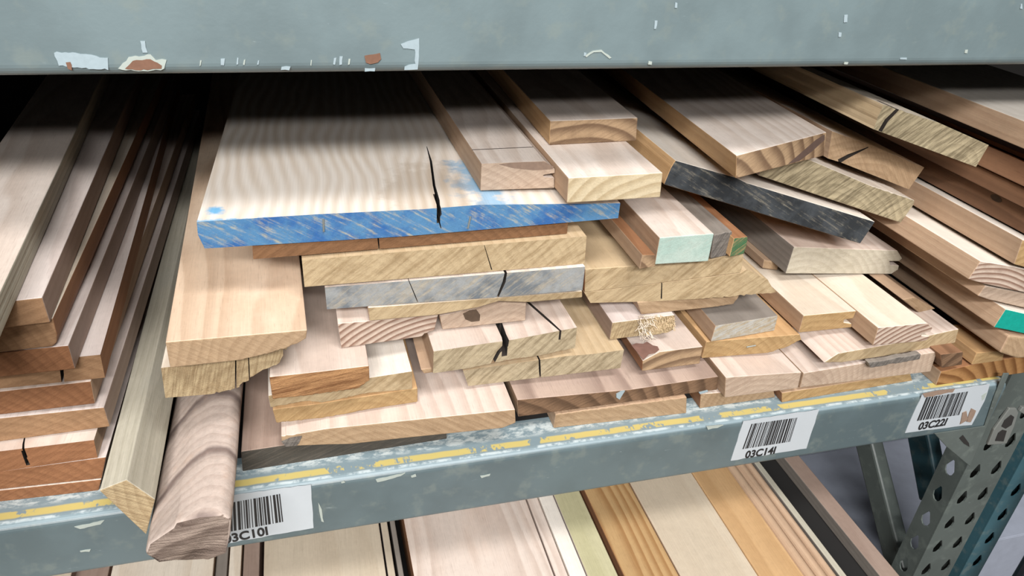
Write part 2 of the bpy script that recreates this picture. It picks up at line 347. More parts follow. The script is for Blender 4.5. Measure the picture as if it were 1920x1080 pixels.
# ------------------------------------------------------------------ boards
# Every board is a prism: the outline of its sawn end (photo pixels cast onto the upright plane its end stands in)
# run back along the board's length.  First outline point = lower left corner, b = index of the lower right corner,
# z = height that corner rests at (or the key of the board it rests on), or y / s = distance / tilted stack height.
REG = {}
NT = np.array([math.sin(math.radians(16)), 0, math.cos(math.radians(16))])   # normal of the tilted stack
def board(key, poly, top, side, end, name, label, group, z=None, b=1, zb=None, y=None, s=None, yaw=None, far=None, L=0.85,
          rect=None, jag=None, jamp=1.2, nseg=1, namp=0.0, rag=0.0, bev=0.0009, dz=0.0, cat='board', plane=None, rnd=0, smooth=False, roll=16):
    rng = random.Random(hash_key(key))
    if rect: poly = [rect[0], rect[0], rect[1]]
    d = ray(poly[0])
    if isinstance(z, str): z = REG[z]['top'] + 0.0006 + dz
    if isinstance(s, str): s = REG[s]['stop'] + 0.0008 + dz
    if plane: A = REG[plane]['cast'](poly[0])
    elif y is not None: A = on(poly[0], 1, y)
    elif s is not None: A = CAM + d * ((s - CAM @ NT) / (d @ NT))
    else: A = on(poly[0], 2, z)
    if rect:
        a = math.radians(roll); Bp = A + np.array([math.cos(a), 0, -math.sin(a)]) * rect[2]
    elif plane: Bp = REG[plane]['cast'](poly[b])
    elif yaw is not None:
        a = math.radians(yaw); N = np.array([math.sin(a), -math.cos(a), 0]); dd = ray(poly[b]); Bp = CAM + dd * (((A - CAM) @ N) / (dd @ N))
    else: Bp = on(poly[b], 2, zb if zb is not None else A[2])
    e = Bp - A; N = np.cross(e, [0, 0, 1.]); N /= np.linalg.norm(N)
    def cast(p):
        dd = ray(p); return CAM + dd * (((A - CAM) @ N) / (dd @ N))
    if rect:
        T = cast(rect[1]); nr = np.array([math.sin(a), 0, math.cos(a)]); th = (T - A) @ nr; up = nr * (th * 0.93)
        P = [A, Bp, Bp + up, A + up]
    else:
        pp = []
        n = len(poly)
        for i in range(n):
            p, q = np.array(poly[i], float), np.array(poly[(i + 1) % n], float); pp.append(p)
            if jag and i in jag:
                k = max(int(np.linalg.norm(q - p) / 5), 1); nn = np.array([-(q - p)[1], (q - p)[0]]); nn /= np.linalg.norm(nn) + 1e-9
                for j in range(1, k): pp.append(p + (q - p) * (j + rng.uniform(-.3, .3)) / k + nn * rng.uniform(-jamp, jamp))
        for _ in range(rnd):           # round the outline off
            qq = []
            for i in range(len(pp)):
                p, q = pp[i], pp[(i + 1) % len(pp)]; qq += [p * .75 + q * .25, p * .25 + q * .75]
            pp = qq
        P = [cast(p) for p in pp]
    if far:
        p3 = cast(far[0]); q3 = on(far[1], 2, p3[2]); D = q3 - p3; D /= np.linalg.norm(D)
    else:
        D = np.array([0, 1., 0])
    Zl = np.cross(e, D); Zl /= np.linalg.norm(Zl); Xl = np.cross(D, Zl)
    F = np.stack([Xl, D, Zl], 1)
    loc = [F.T @ (p - A) for p in P]
    n = len(loc); V, FA, FM = [], [], []
    ys = [0] + ([L * (i / nseg) ** 1.6 for i in range(1, nseg)] if nseg > 1 else []) + [L]
    ph = [rng.uniform(0, 6.28) for _ in range(6)]
    for i, yy in enumerate(ys):
        for k, c in enumerate(loc):
            wob = namp * (math.sin(yy * 37 + ph[0] + k) + 0.6 * math.sin(yy * 91 + ph[1] + 2.1 * k) + 0.4 * math.sin(yy * 170 + ph[2] + 1.3 * k)) if namp else 0
            cx, cz = c[0], c[2]
            mx = sum(q[0] for q in loc) / n; mz = sum(q[2] for q in loc) / n
            vx, vz = cx - mx, cz - mz; l = math.hypot(vx, vz) + 1e-9
            if cz < 0.004: wz = 0
            else: wz = vz / l * wob
            V.append((cx + vx / l * wob, c[1] + yy + ((rag * (math.sin(3.1 * ph[3] + cx * 120) + .6 * math.sin(ph[4] + cx * 310 + cz * 200)) + rng.uniform(-rag, rag) * .4) if i == 0 and rag else 0), cz + wz))
    FA.append(tuple(range(n))); FM.append(2)
    m0 = (len(ys) - 1) * n; FA.append(tuple(range(m0 + n - 1, m0 - 1, -1))); FM.append(2)
    ztop = max(c[2] for c in loc)
    area = sum(loc[k][0] * loc[(k + 1) % n][2] - loc[(k + 1) % n][0] * loc[k][2] for k in range(n))
    for i in range(len(ys) - 1):
        for k in range(n):
            k2 = (k + 1) % n
            FA.append((i * n + k, i * n + k2, (i + 1) * n + k2, (i + 1) * n + k))
            ex, ez = loc[k2][0] - loc[k][0], loc[k2][2] - loc[k][2]
            nz = (-ex if area > 0 else ex) / (math.hypot(ex, ez) + 1e-9)
            FM.append(0 if nz > 0.75 else 1)
    mw = Matrix(((F[0, 0], F[0, 1], F[0, 2], A[0]), (F[1, 0], F[1, 1], F[1, 2], A[1]), (F[2, 0], F[2, 1], F[2, 2], A[2]), (0, 0, 0, 1)))
    o = mesh_obj(name, V, FA, [W[top], W[side], EN[end]], fmat=FM, mw=mw, smooth=smooth)
    if bev: bevel(o, bev, 3 if smooth else 2)
    tag(o, label, cat, group)
    Pa = np.array(P)
    REG[key] = dict(o=o, A=A, F=F, loc=loc, N=N, D=D, e=e, top=Pa[:, 2].max(), stop=(Pa @ NT).max(), th=ztop, cast=cast, W=np.linalg.norm(e))
    return o
def hash_key(k): return sum((i + 1) * 131 * ord(c) for i, c in enumerate(k))
def tolocal(key, p3):
    r = REG[key]; return r['F'].T @ (np.array(p3) - r['A'])
def face_pt(key, p, face):
    r = REG[key]
    if face == 'end': return tolocal(key, r['cast'](p))
    if face == 'left':
        d = ray(p); n = r['F'][:, 0]; return tolocal(key, CAM + d * (((r['A'] - CAM) @ n) / (d @ n)))
    # top plane
    d = ray(p); T0 = r['A'] + r['F'][:, 2] * r['th']; n = r['F'][:, 2]
    return tolocal(key, CAM + d * (((T0 - CAM) @ n) / (d @ n)))
CUTS = []
def crack(key, face, pts, w, depth):
    """cut a real fissure: a ribbon along pts (pixels) on the board's end or top face, driven into the wood"""
    q = [face_pt(key, p, face) for p in pts]
    idx = (0, 2) if face == 'end' else (0, 1)
    dirv = np.array([0, 1., 0]) if face == 'end' else np.array([0, 0, -1.])
    Lf, Rt = [], []
    for i, c in enumerate(q):
        t = q[min(i + 1, len(q) - 1)] - q[max(i - 1, 0)]; t2 = np.array([t[idx[0]], t[idx[1]]]); t2 /= np.linalg.norm(t2) + 1e-9
        nn = np.zeros(3); nn[idx[0]], nn[idx[1]] = -t2[1], t2[0]
        ww = w[i] if isinstance(w, (list, tuple)) else w
        Lf.append(c + nn * ww / 2); Rt.append(c - nn * ww / 2)
    ring = Lf + Rt[::-1]; n = len(ring)
    V = [c - dirv * 0.003 for c in ring] + [c + dirv * depth for c in ring]
    Fc = [tuple(range(n)), tuple(range(2 * n - 1, n - 1, -1))] + [(k, (k + 1) % n, n + (k + 1) % n, n + k) for k in range(n)]
    me = REG[key]['o'].data
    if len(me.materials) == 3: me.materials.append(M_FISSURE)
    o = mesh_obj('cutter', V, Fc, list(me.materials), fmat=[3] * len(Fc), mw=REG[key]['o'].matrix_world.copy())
    CUTS.append((REG[key]['o'], o))
def apply_cuts():
    done = []
    for o, c in CUTS:
        m = o.modifiers.new('fissure', 'BOOLEAN'); m.operation = 'DIFFERENCE'; m.object = c; m.solver = 'EXACT'; m.material_mode = 'INDEX'; done.append(o)
    objs = list(dict.fromkeys(done))
    for o in objs:                      # fissures first, then the worn edges
        bv = [m for m in o.modifiers if m.type == 'BEVEL']
        for m in bv: o.modifiers.remove(m)
    bpy.context.view_layer.update(); dg = bpy.context.evaluated_depsgraph_get()
    new = {o: bpy.data.meshes.new_from_object(o.evaluated_get(dg)) for o in objs}
    for o in objs:
        o.modifiers.clear(); o.data = new[o]
    for o, c in CUTS: bpy.data.objects.remove(c)
GL, GM, GR = 'boards in the far left stack', 'boards in the messy middle pile', 'boards in the tilted right stack'
LB = 'lumber_board'
LF = ((196, 763), (261, 560))
X0 = -130
board('L1', [(X0, 956), (185, 920), (190, 899), (X0, 934)], 'pink', 'brown', 'red', LB, 'lowest reddish brown board of the far left stack, lying on the shelf', GL, z=0, far=LF)
board('L2', [(X0, 932), (191, 897), (199, 857), (X0, 902)], 'lilac', 'taupe', 'red', LB, 'reddish brown board second from the bottom of the far left stack', GL, z='L1', far=LF)
board('L3', [(X0, 903), (183, 858), (176, 825), (X0, 862)], 'pink', 'tan', 'red', LB, 'board with a cracked brown end low in the far left stack', GL, z='L2', far=LF)
board('L4', [(X0, 846), (206, 800), (195, 764), (X0, 798)], 'lilac', 'taupe', 'redtan', LB, 'pale topped board jutting furthest right in the far left stack', GL, z='L3', far=LF)
board('L5', [(X0, 793), (178, 757), (170, 715), (X0, 749)], 'pink', 'tan', 'red', LB, 'red brown board in the middle of the far left stack, right above the widest', GL, z='L4', far=LF)
board('L6', [(X0, 742), (197, 708), (188, 665), (X0, 697)], 'lilac', 'brown', 'redtan', LB, 'board with brown side face under the dark trapezoid end in the left stack', GL, z='L5', far=((188, 665), (235, 500)))
board('L7', [(X0, 721), (141, 692), (128, 648), (X0, 673)], 'lilac', 'taupe', 'red', LB, 'board with dark red brown end and taupe side, fourth from the top at left', GL, z='L6', far=((128, 648), (187, 500)))
board('L8', [(X0, 675), (98, 650), (106, 643), (107, 630), (99, 597), (X0, 637)], 'cream', 'brown', 'redtan', LB, 'board with a rough rounded brown end, third from the top at left', GL, z='L7', far=((99, 597), (143, 500)))
board('L9', [(X0, 632), (94, 605), (79, 558), (X0, 582)], 'lilac', 'taupe', 'redtan', LB, 'small ended board directly under the pale top board at far left', GL, z='L8', far=((79, 558), (104, 500)))
board('L10', [(-330, 830), (-60, 775), (-80, 718), (-350, 770)], 'pale', 'grey', 'tan', LB, 'pale topmost board with fuzzy greenish grey edge at far left', GL, z='L9', far=((-80, 718), (84, 369)), jag=[1], jamp=1.5, L=1.0)
board('G', [(274, 1003), (291, 937), (237, 900), (186, 920)], 'grey', 'grey', 'rough', LB, 'weathered grey board leaning on its edge between left stack and walnut log', GM, z=0, yaw=0, far=((237, 900), (333, 480)))
board('H', [(300, 1050), (350, 1052), (392, 1050), (425, 1025), (433, 1000), (434, 975), (415, 964), (372, 968), (330, 984), (326, 988), (278, 1016), (270, 1040)], 'log', 'log', 'log', 'walnut_slab', 'rounded walnut slab with torn end overhanging the lower beam', GM, z=0, b=2, far=((437, 975), (457, 730)), nseg=16, namp=0.0004, rag=0.005, bev=0.004, rnd=0, smooth=True, cat='wood slab')
# ---- left centre stack
board('I1', [(455, 884), (838, 823), (835, 790), (452, 847)], 'taupe', 'taupe', 'soot', LB, 'board with blackened end lying lowest beside the walnut slab', GM, z=0)
board('I2', [(539, 837), (612, 834), (658, 833), (755, 822), (942, 803), (967, 793), (966, 768), (613, 804), (562, 813), (527, 818), (528, 827)], 'pink', 'tan', 'tan', 'live_edge_board', 'wide pale board with bark at its left corner, near the shelf edge', GM, z='I1', b=4, jag=[8, 9], dz=.003)
board('I3', [(518, 793), (600, 785), (690, 768), (783, 754), (783, 728), (600, 757), (511, 768)], 'gold', 'gold', 'gold', LB, 'golden yellow ended board on the wide pale board with bark corner', GM, z='I2', b=3, jag=[0, 1], jamp=0.8)
board('I4', [(507, 764), (575, 752), (605, 755), (690, 737), (773, 730), (773, 696), (695, 708), (503, 742)], 'white', 'cream', 'yellow', LB, 'thin yellowish board under the splintered orange one, pale top at right', GM, z='I3', b=4, far=((773, 696), (757, 640)), jag=[0, 1, 2], jamp=0.8, dz=.001)
board('I5', [(511, 749), (600, 739), (673, 728), (693, 714), (692, 686), (600, 697), (505, 707)], 'pink', 'brown', 'fibre', LB, 'board with splintered orange brown end left of centre', GM, z='I4', b=2, jag=[0, 1, 2], dz=-.001)
board('J1', [(310, 746), (396, 739), (442, 728), (460, 716), (475, 705), (511, 686), (524, 680), (536, 660), (540, 646), (440, 672), (302, 690)], 'cream', 'grey', 'rough', 'live_edge_board', 'cracked live edge board right above the walnut slab', GM, z=.105, b=1, jag=[1, 2, 3, 4, 5, 6], jamp=2.2)
board('J2', [(319, 690), (456, 675), (511, 661), (557, 645), (574, 635), (576, 619), (310, 642)], 'wheat', 'tan', 'tan', 'live_edge_board', 'pale board with tapered brown end sticking out left of the blue end', GM, z='J1', b=1, far=((310, 642), (349, 420)), jag=[1, 2, 3], dz=-.003)
# ---- centre stack
board('M7', [(1038, 803), (1287, 775), (1288, 745), (1042, 777)], 'tan', 'tan', 'tan', LB, 'short tan end lying on the shelf below the dark walnut board', GM, z=0, jag=[2], jamp=0.8)
board('M6', [(972, 782), (1345, 731), (1347, 706), (1180, 731), (970, 750)], 'figured', 'tan', 'walnut', LB, 'dark streaked walnut board at the bottom centre with a white fleck', GM, z=.0245)
board('M5', [(878, 724), (952, 715), (1018, 707), (1163, 690), (1170, 656), (1110, 664), (1060, 668), (868, 695)], 'yellowish', 'tan', 'olive', LB, 'saw marked olive ended board under the badly split board', GM, z=.056, b=3)
board('M3b', [(795, 701), (1000, 670), (1000, 664), (789, 693)], 'tan', 'brown', 'tan', LB, 'thin brown board squeezed under the left of the badly split board', GM, z=.0815, b=1)
board('M3', [(812, 700), (880, 690), (950, 675), (1008, 667), (1078, 652), (1082, 614), (956, 638), (911, 644), (813, 659)], 'pink', 'tan', 'olive', LB, 'badly split board with a dark zigzag crack at centre', GM, z=.0885, b=4, far=((1082, 614), (1053, 568)), jag=[1, 2, 3], jamp=0.8)
board('M2', [(830, 618), (985, 601), (987, 563), (930, 565), (895, 577), (824, 592)], 'pink', 'tan', 'pink', LB, 'board end with a dark knot behind the badly split board', GM, z=.1165, jag=[4], jamp=0.8)
board('M1', [(640, 653), (787, 632), (815, 618), (822, 590), (693, 602), (633, 607)], 'pink', 'pink', 'ringed', LB, 'board end with curved pink growth rings left of centre', GM, z='I5', jag=[1], jamp=2)
board('K5', [(693, 602), (818, 591), (895, 577), (935, 565), (990, 567), (1092, 558), (1092, 546), (690, 577)], 'cream', 'tan', 'yellow', LB, 'thin wedge of cream board directly under the grey painted end', GM, z='M1', b=5)
board('K4', [(613, 580), (775, 568), (950, 556), (1092, 544), (1097, 500), (609, 539)], 'pale', 'pale', 'grey', LB, 'board with cracked grey painted end at centre', GM, z='K5', b=3)
board('K3', [(571, 538), (1096, 494), (1100, 443), (566, 488)], 'yellowish', 'yellowish', 'yellow', LB, 'thick yellow board with crosshatched saw marks two below the blue end', GM, z='K4', far=((1100, 443), (1082, 420)))
board('K2', [(475, 486), (1063, 438), (1065, 418), (473, 463)], 'brown', 'brown', 'brown', LB, 'thin dark brown strip directly under the blue painted end', GM, z='K3')
board('K1', [(384, 466), (760, 443), (1159, 409), (1163, 381), (900, 384), (795, 392), (590, 402), (369, 416), (371, 440)], 'blue_board', 'pale', 'blue', LB, 'widest pale board with bright blue painted end', GM, z='K2', dz=.002, b=2, far=((369, 416), (440, 175)))
board('S1', [(901, 357), (1039, 352), (1039, 334), (1020, 332), (1018, 328), (1040, 324), (1040, 317), (1022, 302), (903, 307)], 'pale', 'tan', 'pink', 'grooved_board', 'narrow pale board with a slot in its end, on the blue ended board', GM, z='K1', b=1, far=((903, 307), (796, 145)))
board('S2', [(1063, 381), (1238, 370), (1243, 324), (1066, 334)], 'pale', 'tan', 'cream', LB, 'clean cream ended board overhanging the right of the blue end', GM, z='K1', far=((1066, 334), (954, 204)))
board('S3', [(1030, 272), (1193, 264), (1196, 221), (1032, 227)], 'pale', 'gold', 'streaky', LB, 'board with wavy streaked brown end lying on the cream ended board', GM, z='S2', far=((1032, 227), (954, 143)))
# ---- right of centre
board('M8', [(1312, 766), (1454, 745), (1450, 729), (1314, 739)], 'pink', 'brown', 'tan', LB, 'low tan board on the shelf under the pinkish square ended board', GM, z=0)
board('M9', [(1359, 746), (1496, 728), (1503, 698), (1361, 708)], 'pink', 'tan', 'pink', LB, 'pinkish square ended board right of the dark walnut board', GM, z=.020)
board('M11', [(1466, 755), (1711, 714), (1707, 700), (1466, 737)], 'tan', 'brown', 'gold', LB, 'flat golden board on the shelf above the middle barcode label', GM, z=0)
board('M10', [(1500, 727), (1745, 697), (1757, 660), (1626, 680), (1507, 700)], 'pink', 'tan', 'pink', LB, 'wide pinkish grey board under the board with live left edge', GM, z=.019)
board('W2', [(1755, 723), (1834, 711), (1908, 701), (1990, 690), (1990, 655), (1920, 668), (1862, 677), (1815, 686), (1765, 697)], 'brown', 'tan', 'orange', LB, 'orange brown board with bold rings at the right shelf end', GM, z=0, b=2, L=.09)
board('W3', [(1766, 690), (1804, 684), (1806, 660), (1764, 665)], 'walnut', 'walnut', 'walnut', LB, 'dark brown board end set back above the right barcode label', GM, z='W2', L=.03)
board('Q4', [(1316, 672), (1440, 662), (1470, 653), (1503, 637), (1500, 627), (1325, 641)], 'gold', 'gold', 'gold', LB, 'golden board with a staple in its end under the grey smeared block', GM, z=.0495, b=1, jag=[1, 2], jamp=0.8)
board('Q2', [(1204, 696), (1312, 682), (1318, 650), (1237, 660), (1205, 677)], 'pink', 'brown', 'streaky', LB, 'small board with stained brown left corner at centre right', GM, z=.0495)
board('Q3', [(1333, 641), (1452, 620), (1459, 592), (1342, 611)], 'oldgrey', 'tan', 'greyblk', LB, 'small board with grey smeared top and end at centre right', GM, z='Q4', far=((1459, 592), (1420, 553)))
board('Q1', [(1143, 637), (1203, 631), (1232, 627), (1263, 619), (1265, 590), (1148, 605)], 'lilac', 'taupe', 'rough', LB, 'small board with shredded right end under the long live edge slab', GM, z=.0815, b=1, jag=[1, 2, 3], jamp=2, rag=.001)
board('P3', [(1203, 590), (1330, 577), (1376, 570), (1388, 552), (1195, 567)], 'tan', 'tan', 'tan', LB, 'thin tan board under the double thick live edge slabs', GM, z='Q1', b=1, jag=[1, 2], jamp=0.8)
board('P2', [(1107, 568), (1224, 565), (1318, 560), (1455, 548), (1440, 525), (1400, 505), (1390, 512), (1241, 531), (1096, 549)], 'yellowish', 'tan', 'yellow', 'live_edge_board', 'lower of two yellow slabs, with pointed bark edge to the right', GM, z='P3', b=2, jag=[2, 3, 4], jamp=1.4)
board('P1', [(1096, 548.5), (1241, 530.5), (1389, 511.5), (1396, 470), (1330, 488), (1230, 496), (1097, 505)], 'yellowish', 'brown', 'yellow', LB, 'upper of two yellow slabs, carrying the mint ended block', GM, plane='P2', b=2, jag=[2], jamp=1.4)
board('R3', [(1368, 482), (1396, 476), (1402, 444), (1377, 447)], 'brown', 'gold', 'greenp', LB, 'board with green smeared end behind the mint ended block', GM, z='P1', dz=-.001, jag=[1], jamp=1.2)
board('R2', [(1333, 485), (1364, 479), (1373, 434), (1339, 441)], 'oldgrey', 'oldgrey', 'bark', LB, 'narrow rough grey stick right beside the mint ended block', GM, z='P1', dz=-.004, jag=[1, 2], jamp=1.3)
board('R1', [(1228, 496), (1328, 490), (1339, 438), (1237, 446)], 'pale', 'tan', 'mint', 'wood_block', 'thick square block with mint green painted end', GM, z='P1', dz=-.004)
board('R4', [(1199, 505), (1229, 500), (1229, 478), (1205, 478)], 'brown', 'tan', 'streaky', LB, 'brown stick lying just left of the mint ended block', GM, z='P1', dz=-.004)
board('M13', [(1577, 680), (1672, 666), (1791, 643), (1798, 617), (1672, 645), (1572, 663), (1545, 680)], 'pink', 'brown', 'yellow', 'live_edge_board', 'board with peeling live left edge under the tongue and groove boards', GM, z='M10', dz=.001, b=2, jag=[6], jamp=1)
board('M12', [(1632, 690), (1725, 674), (1727, 664), (1628, 680)], 'oldgrey', 'oldgrey', 'bark', 'bark_strip', 'grey bark strip wedged under the live edge board at right', GM, y=.0065, yaw=0, jag=[0, 2], jamp=1, cat='bark', L=.007)
board('M14', [(1723, 586), (1754, 579), (1715, 557), (1693, 562)], 'tan', 'tan', 'tan', LB, 'tan board end set far back behind the tongue and groove boards', GM, z='M13', b=1, dz=.001)
board('N1', [(1498, 624), (1597, 614), (1597, 607), (1582, 605), (1583, 600), (1600, 597), (1606, 583), (1507, 592)], 'cream', 'tan', 'gold', 'tongue_and_groove_board', 'set back tongue and groove board with clean golden end', GM, z=.0745)
board('N2', [(1637, 648), (1730, 640), (1738, 638), (1744, 631), (1728, 630), (1728, 626), (1745, 622), (1749, 615), (1739, 606), (1647, 615)], 'cream', 'tan', 'ringed', 'tongue_and_groove_board', 'protruding tongue and groove board with striped pink end', GM, z=.0745, b=1)
board('O2', [(1430, 503), (1458, 507), (1460, 493), (1433, 487)], 'tan', 'tan', 'tan', LB, 'small pale board end under the weathered tongue and groove board', GM, z=.1030, b=1, yaw=0)
board('O1', [(1473, 513), (1671, 514), (1684, 506), (1686, 498), (1670, 497), (1668, 490), (1686, 490), (1692, 485), (1683, 470), (1489, 463)], 'pink', 'oldgrey', 'weather', 'tongue_and_groove_board', 'weathered whitish tongue and groove board below the black painted end', GM, z=.1115, yaw=0)
# ---- tilted boards above
board('S4', [(1245, 346), (1613, 457), (1641, 416), (1400, 343), (1380, 333), (1267, 301), (1258, 315)], 'white', 'gold', 'black', LB, 'tilted board with black painted end', GR, y=.085, yaw=0, jag=[5], jamp=1)
board('S5', [(1380, 335), (1545, 292), (1550, 248), (1381, 292)], 'pale', 'gold', 'streaky', LB, 'wide pale board with angled streaked end lying above the black end', GR, z=.268, far=((1381, 292), (1228, 176)))
board('T1', [(1422, 329), (1689, 418), (1714, 383), (1715, 376), (1637, 350), (1519, 300), (1440, 290)], 'white', 'taupe', 'spalt', LB, 'tilted board with spalted greyish yellow end', GR, y=.100, yaw=0, jag=[2, 3], jamp=0.8)
board('T2', [(1552, 297), (1578, 305), (1704, 355), (1733, 314), (1630, 272), (1560, 246)], 'white', 'tan', 'tan', LB, 'tilted board with smooth orange tan cracked end', GR, y=.125, b=2, yaw=0)
board('V5', [(1876, 662), (1907, 672), (1960, 670), (1975, 640), (1893, 630)], 'tan', 'tan', 'tan', LB, 'lowest tan board of the right stack with rounded corner', GR, y=-.014, b=1, yaw=0, bev=.002)
board('W1', [(1822, 684), (1880, 676), (1884, 658), (1832, 662)], 'gold', 'gold', 'gold', 'wood_block', 'small golden block under the lowest board of the right stack', GM, z='W2', dz=-.004, L=.06)
board('V4', [(1864, 614), (1890, 619), (1985, 640), (1998, 606), (1886, 580)], 'white', 'tan', 'teal', LB, 'board with teal painted end in the right stack', GR, s='V5', b=1, yaw=0)
board('V3', [(1834, 555), (1854, 562), (1985, 592), (1985, 562), (1848, 536)], 'white', 'tan', 'pink', LB, 'board with shaded pinkish grey end above the teal end', GR, s=.319, b=1, yaw=0)
board('V2', [(1816, 524), (1848, 533), (1985, 562), (2000, 525), (1899, 500), (1839, 490)], 'white', 'tan', 'ringed', LB, 'board with boldly ringed pale end in the right stack', GR, s='V3', b=1, yaw=0)
board('V1', [(1902, 496), (1990, 520), (2005, 475), (1918, 450)], 'white', 'tan', 'gold', LB, 'tan sided board with a small knot, above the ringed end at right', GR, y=-.013, yaw=0)
board('U4', None, 'tan', 'walnut', 'tan', LB, 'brown board with a dark knot on its side at the right edge', GR, y=-.032, rect=((1985, 473), (1987, 424), .12), L=.95)
board('U3', None, 'brown', 'walnut', 'tan', LB, 'dark reddish walnut board under the topmost right boards', GR, y=-.032, rect=((1990, 425), (1990, 385), .12), L=.95)
board('U2', None, 'brown', 'walnut', 'tan', LB, 'narrow red brown board second from the top at the right edge', GR, y=-.024, rect=((1990, 383), (1990, 334), .12), L=.95)
board('U1b', None, 'brown', 'brown', 'tan', LB, 'thin shaded brown strip beneath the topmost right board', GR, y=.012, rect=((1990, 329), (1990, 319), .12), L=.95)
board('T3', [(1637, 242), (1830, 313), (1854, 272), (1760, 230), (1656, 196)], 'cream', 'yellowish', 'spalt', LB, 'tilted board with broken pale end under the topmost right board', GR, y=.06, yaw=0, jag=[3, 4], jamp=1.0)
board('U1', None, 'white', 'tan', 'tan', LB, 'topmost board at the right edge with bright white top', GR, y=-.012, rect=((1990, 309), (1990, 259), .2), roll=2, L=.95)
# ---- fissures
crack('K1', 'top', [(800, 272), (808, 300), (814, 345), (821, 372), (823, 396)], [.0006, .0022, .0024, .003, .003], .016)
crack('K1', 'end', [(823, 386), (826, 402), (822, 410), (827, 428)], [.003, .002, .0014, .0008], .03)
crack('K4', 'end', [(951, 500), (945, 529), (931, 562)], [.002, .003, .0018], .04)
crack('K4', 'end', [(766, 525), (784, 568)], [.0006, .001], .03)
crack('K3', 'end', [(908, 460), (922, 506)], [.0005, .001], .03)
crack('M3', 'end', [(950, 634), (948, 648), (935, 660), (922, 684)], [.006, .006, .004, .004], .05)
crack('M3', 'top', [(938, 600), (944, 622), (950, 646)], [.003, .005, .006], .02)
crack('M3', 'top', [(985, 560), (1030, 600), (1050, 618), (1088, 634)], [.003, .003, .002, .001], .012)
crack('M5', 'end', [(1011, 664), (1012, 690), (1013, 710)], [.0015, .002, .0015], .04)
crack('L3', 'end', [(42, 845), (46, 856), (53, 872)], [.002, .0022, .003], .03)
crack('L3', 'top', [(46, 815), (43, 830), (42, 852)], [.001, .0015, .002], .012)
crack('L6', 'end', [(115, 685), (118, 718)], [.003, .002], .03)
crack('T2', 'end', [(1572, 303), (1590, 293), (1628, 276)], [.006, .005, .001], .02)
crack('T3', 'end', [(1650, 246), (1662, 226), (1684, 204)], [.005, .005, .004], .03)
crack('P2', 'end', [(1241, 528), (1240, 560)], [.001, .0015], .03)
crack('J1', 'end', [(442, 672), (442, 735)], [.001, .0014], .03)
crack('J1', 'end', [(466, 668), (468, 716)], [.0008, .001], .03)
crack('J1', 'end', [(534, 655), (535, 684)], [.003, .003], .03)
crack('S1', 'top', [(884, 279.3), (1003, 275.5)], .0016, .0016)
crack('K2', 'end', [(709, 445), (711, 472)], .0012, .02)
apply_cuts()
# ------------------------------------------------------------------ setting: floor, added light-blocking back wall
o = box('floor', (-4, 4, -5, 3, -1.12, -1.10), M_CONC); tag(o, kind='structure')
o = box('light_block_back_wall', (-4, 4, 1.6, 1.65, -1.10, 2.6), M_DARK); tag(o, kind='structure')  # near-black wall added behind the rack so the shelf interior stays dark
# ------------------------------------------------------------------ rack beams
def profile_beam(name, x0, x1, prof, mat, label, group=None):
    n = len(prof); V = [(x, y, z) for x in (x0, x1) for y, z in prof]
    F = [tuple(range(n)), tuple(range(2 * n - 1, n - 1, -1))] + [(k, (k + 1) % n, n + (k + 1) % n, n + k) for k in range(n)]
    o = mesh_obj(name, V, F, mat); tag(o, label, 'beam', group)
    return o
def arc(cy, cz, r, a0, a1, n=6):
    return [(cy + r * math.cos(math.radians(a0 + (a1 - a0) * i / n)), cz + r * math.sin(math.radians(a0 + (a1 - a0) * i / n))) for i in range(n + 1)]
BX1 = 0.797
FXL = on((1712, 1080), 1, 0.064)[0]; FXR = on((1778, 1080), 1, 0.064)[0]
lower = profile_beam('rack_beam', -0.75, BX1, arc(0.004, -0.0075, 0.0075, 180, 90) + [(0.045, 0.0), (0.045, -0.012), (0.06, -0.012)] + [(0.06, -0.069)] + arc(0.002, -0.0645, 0.0055, 270, 180),
                     M_BEAM, 'lower grey green rack beam with yellow stripe and three barcode labels', 'rack beams')
upper = profile_beam('rack_beam', -0.75, 1.1, arc(0.008, 0.389, 0.008, 180, 270) + [(0.055, 0.381), (0.055, 0.52)] + arc(0.008, 0.512, 0.008, 90, 180),
                     M_UBEAM, 'upper pale grey green rack beam with rusty chips across the top', 'rack beams')
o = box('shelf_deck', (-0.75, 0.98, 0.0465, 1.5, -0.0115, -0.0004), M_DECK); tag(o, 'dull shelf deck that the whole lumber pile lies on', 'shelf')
o = box('shelf_deck', (-1.2, 1.4, 0.056, 1.5, 0.40, 0.415), M_DECK); tag(o, 'unseen deck added as the shelf above to block light, behind the upper beam', 'shelf')  # unseen deck, added to keep light off the back of the pile
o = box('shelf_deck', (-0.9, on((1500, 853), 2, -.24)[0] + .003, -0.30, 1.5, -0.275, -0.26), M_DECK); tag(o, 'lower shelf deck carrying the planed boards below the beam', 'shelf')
# chips and scuffs on the upper beam (flat flakes on its front face)
def flake(name, parent, outline, mat, y=-0.0006, yb=0.0004, seed=1, jit=1.5, lab=None):
    rng = random.Random(seed); pts = []
    n = len(outline)
    for i in range(n):
        p, q = outline[i], outline[(i + 1) % n]; k = max(int(math.hypot(q[0] - p[0], q[1] - p[1]) / 7), 1)
        for j in range(k):
            t = j / k; pts.append((p[0] + (q[0] - p[0]) * t + rng.uniform(-jit, jit), p[1] + (q[1] - p[1]) * t + rng.uniform(-jit, jit)))
    P = [on(p, 1, y) for p in pts]; n = len(P)
    V = [tuple(p) for p in P] + [(p[0], yb, p[2]) for p in P]
    F = [tuple(range(n)), tuple(range(2 * n - 1, n - 1, -1))] + [(k, (k + 1) % n, n + (k + 1) % n, n + k) for k in range(n)]
    o = mesh_obj(name, V, F, mat, parent)
    if lab: o['label'] = lab
    return o
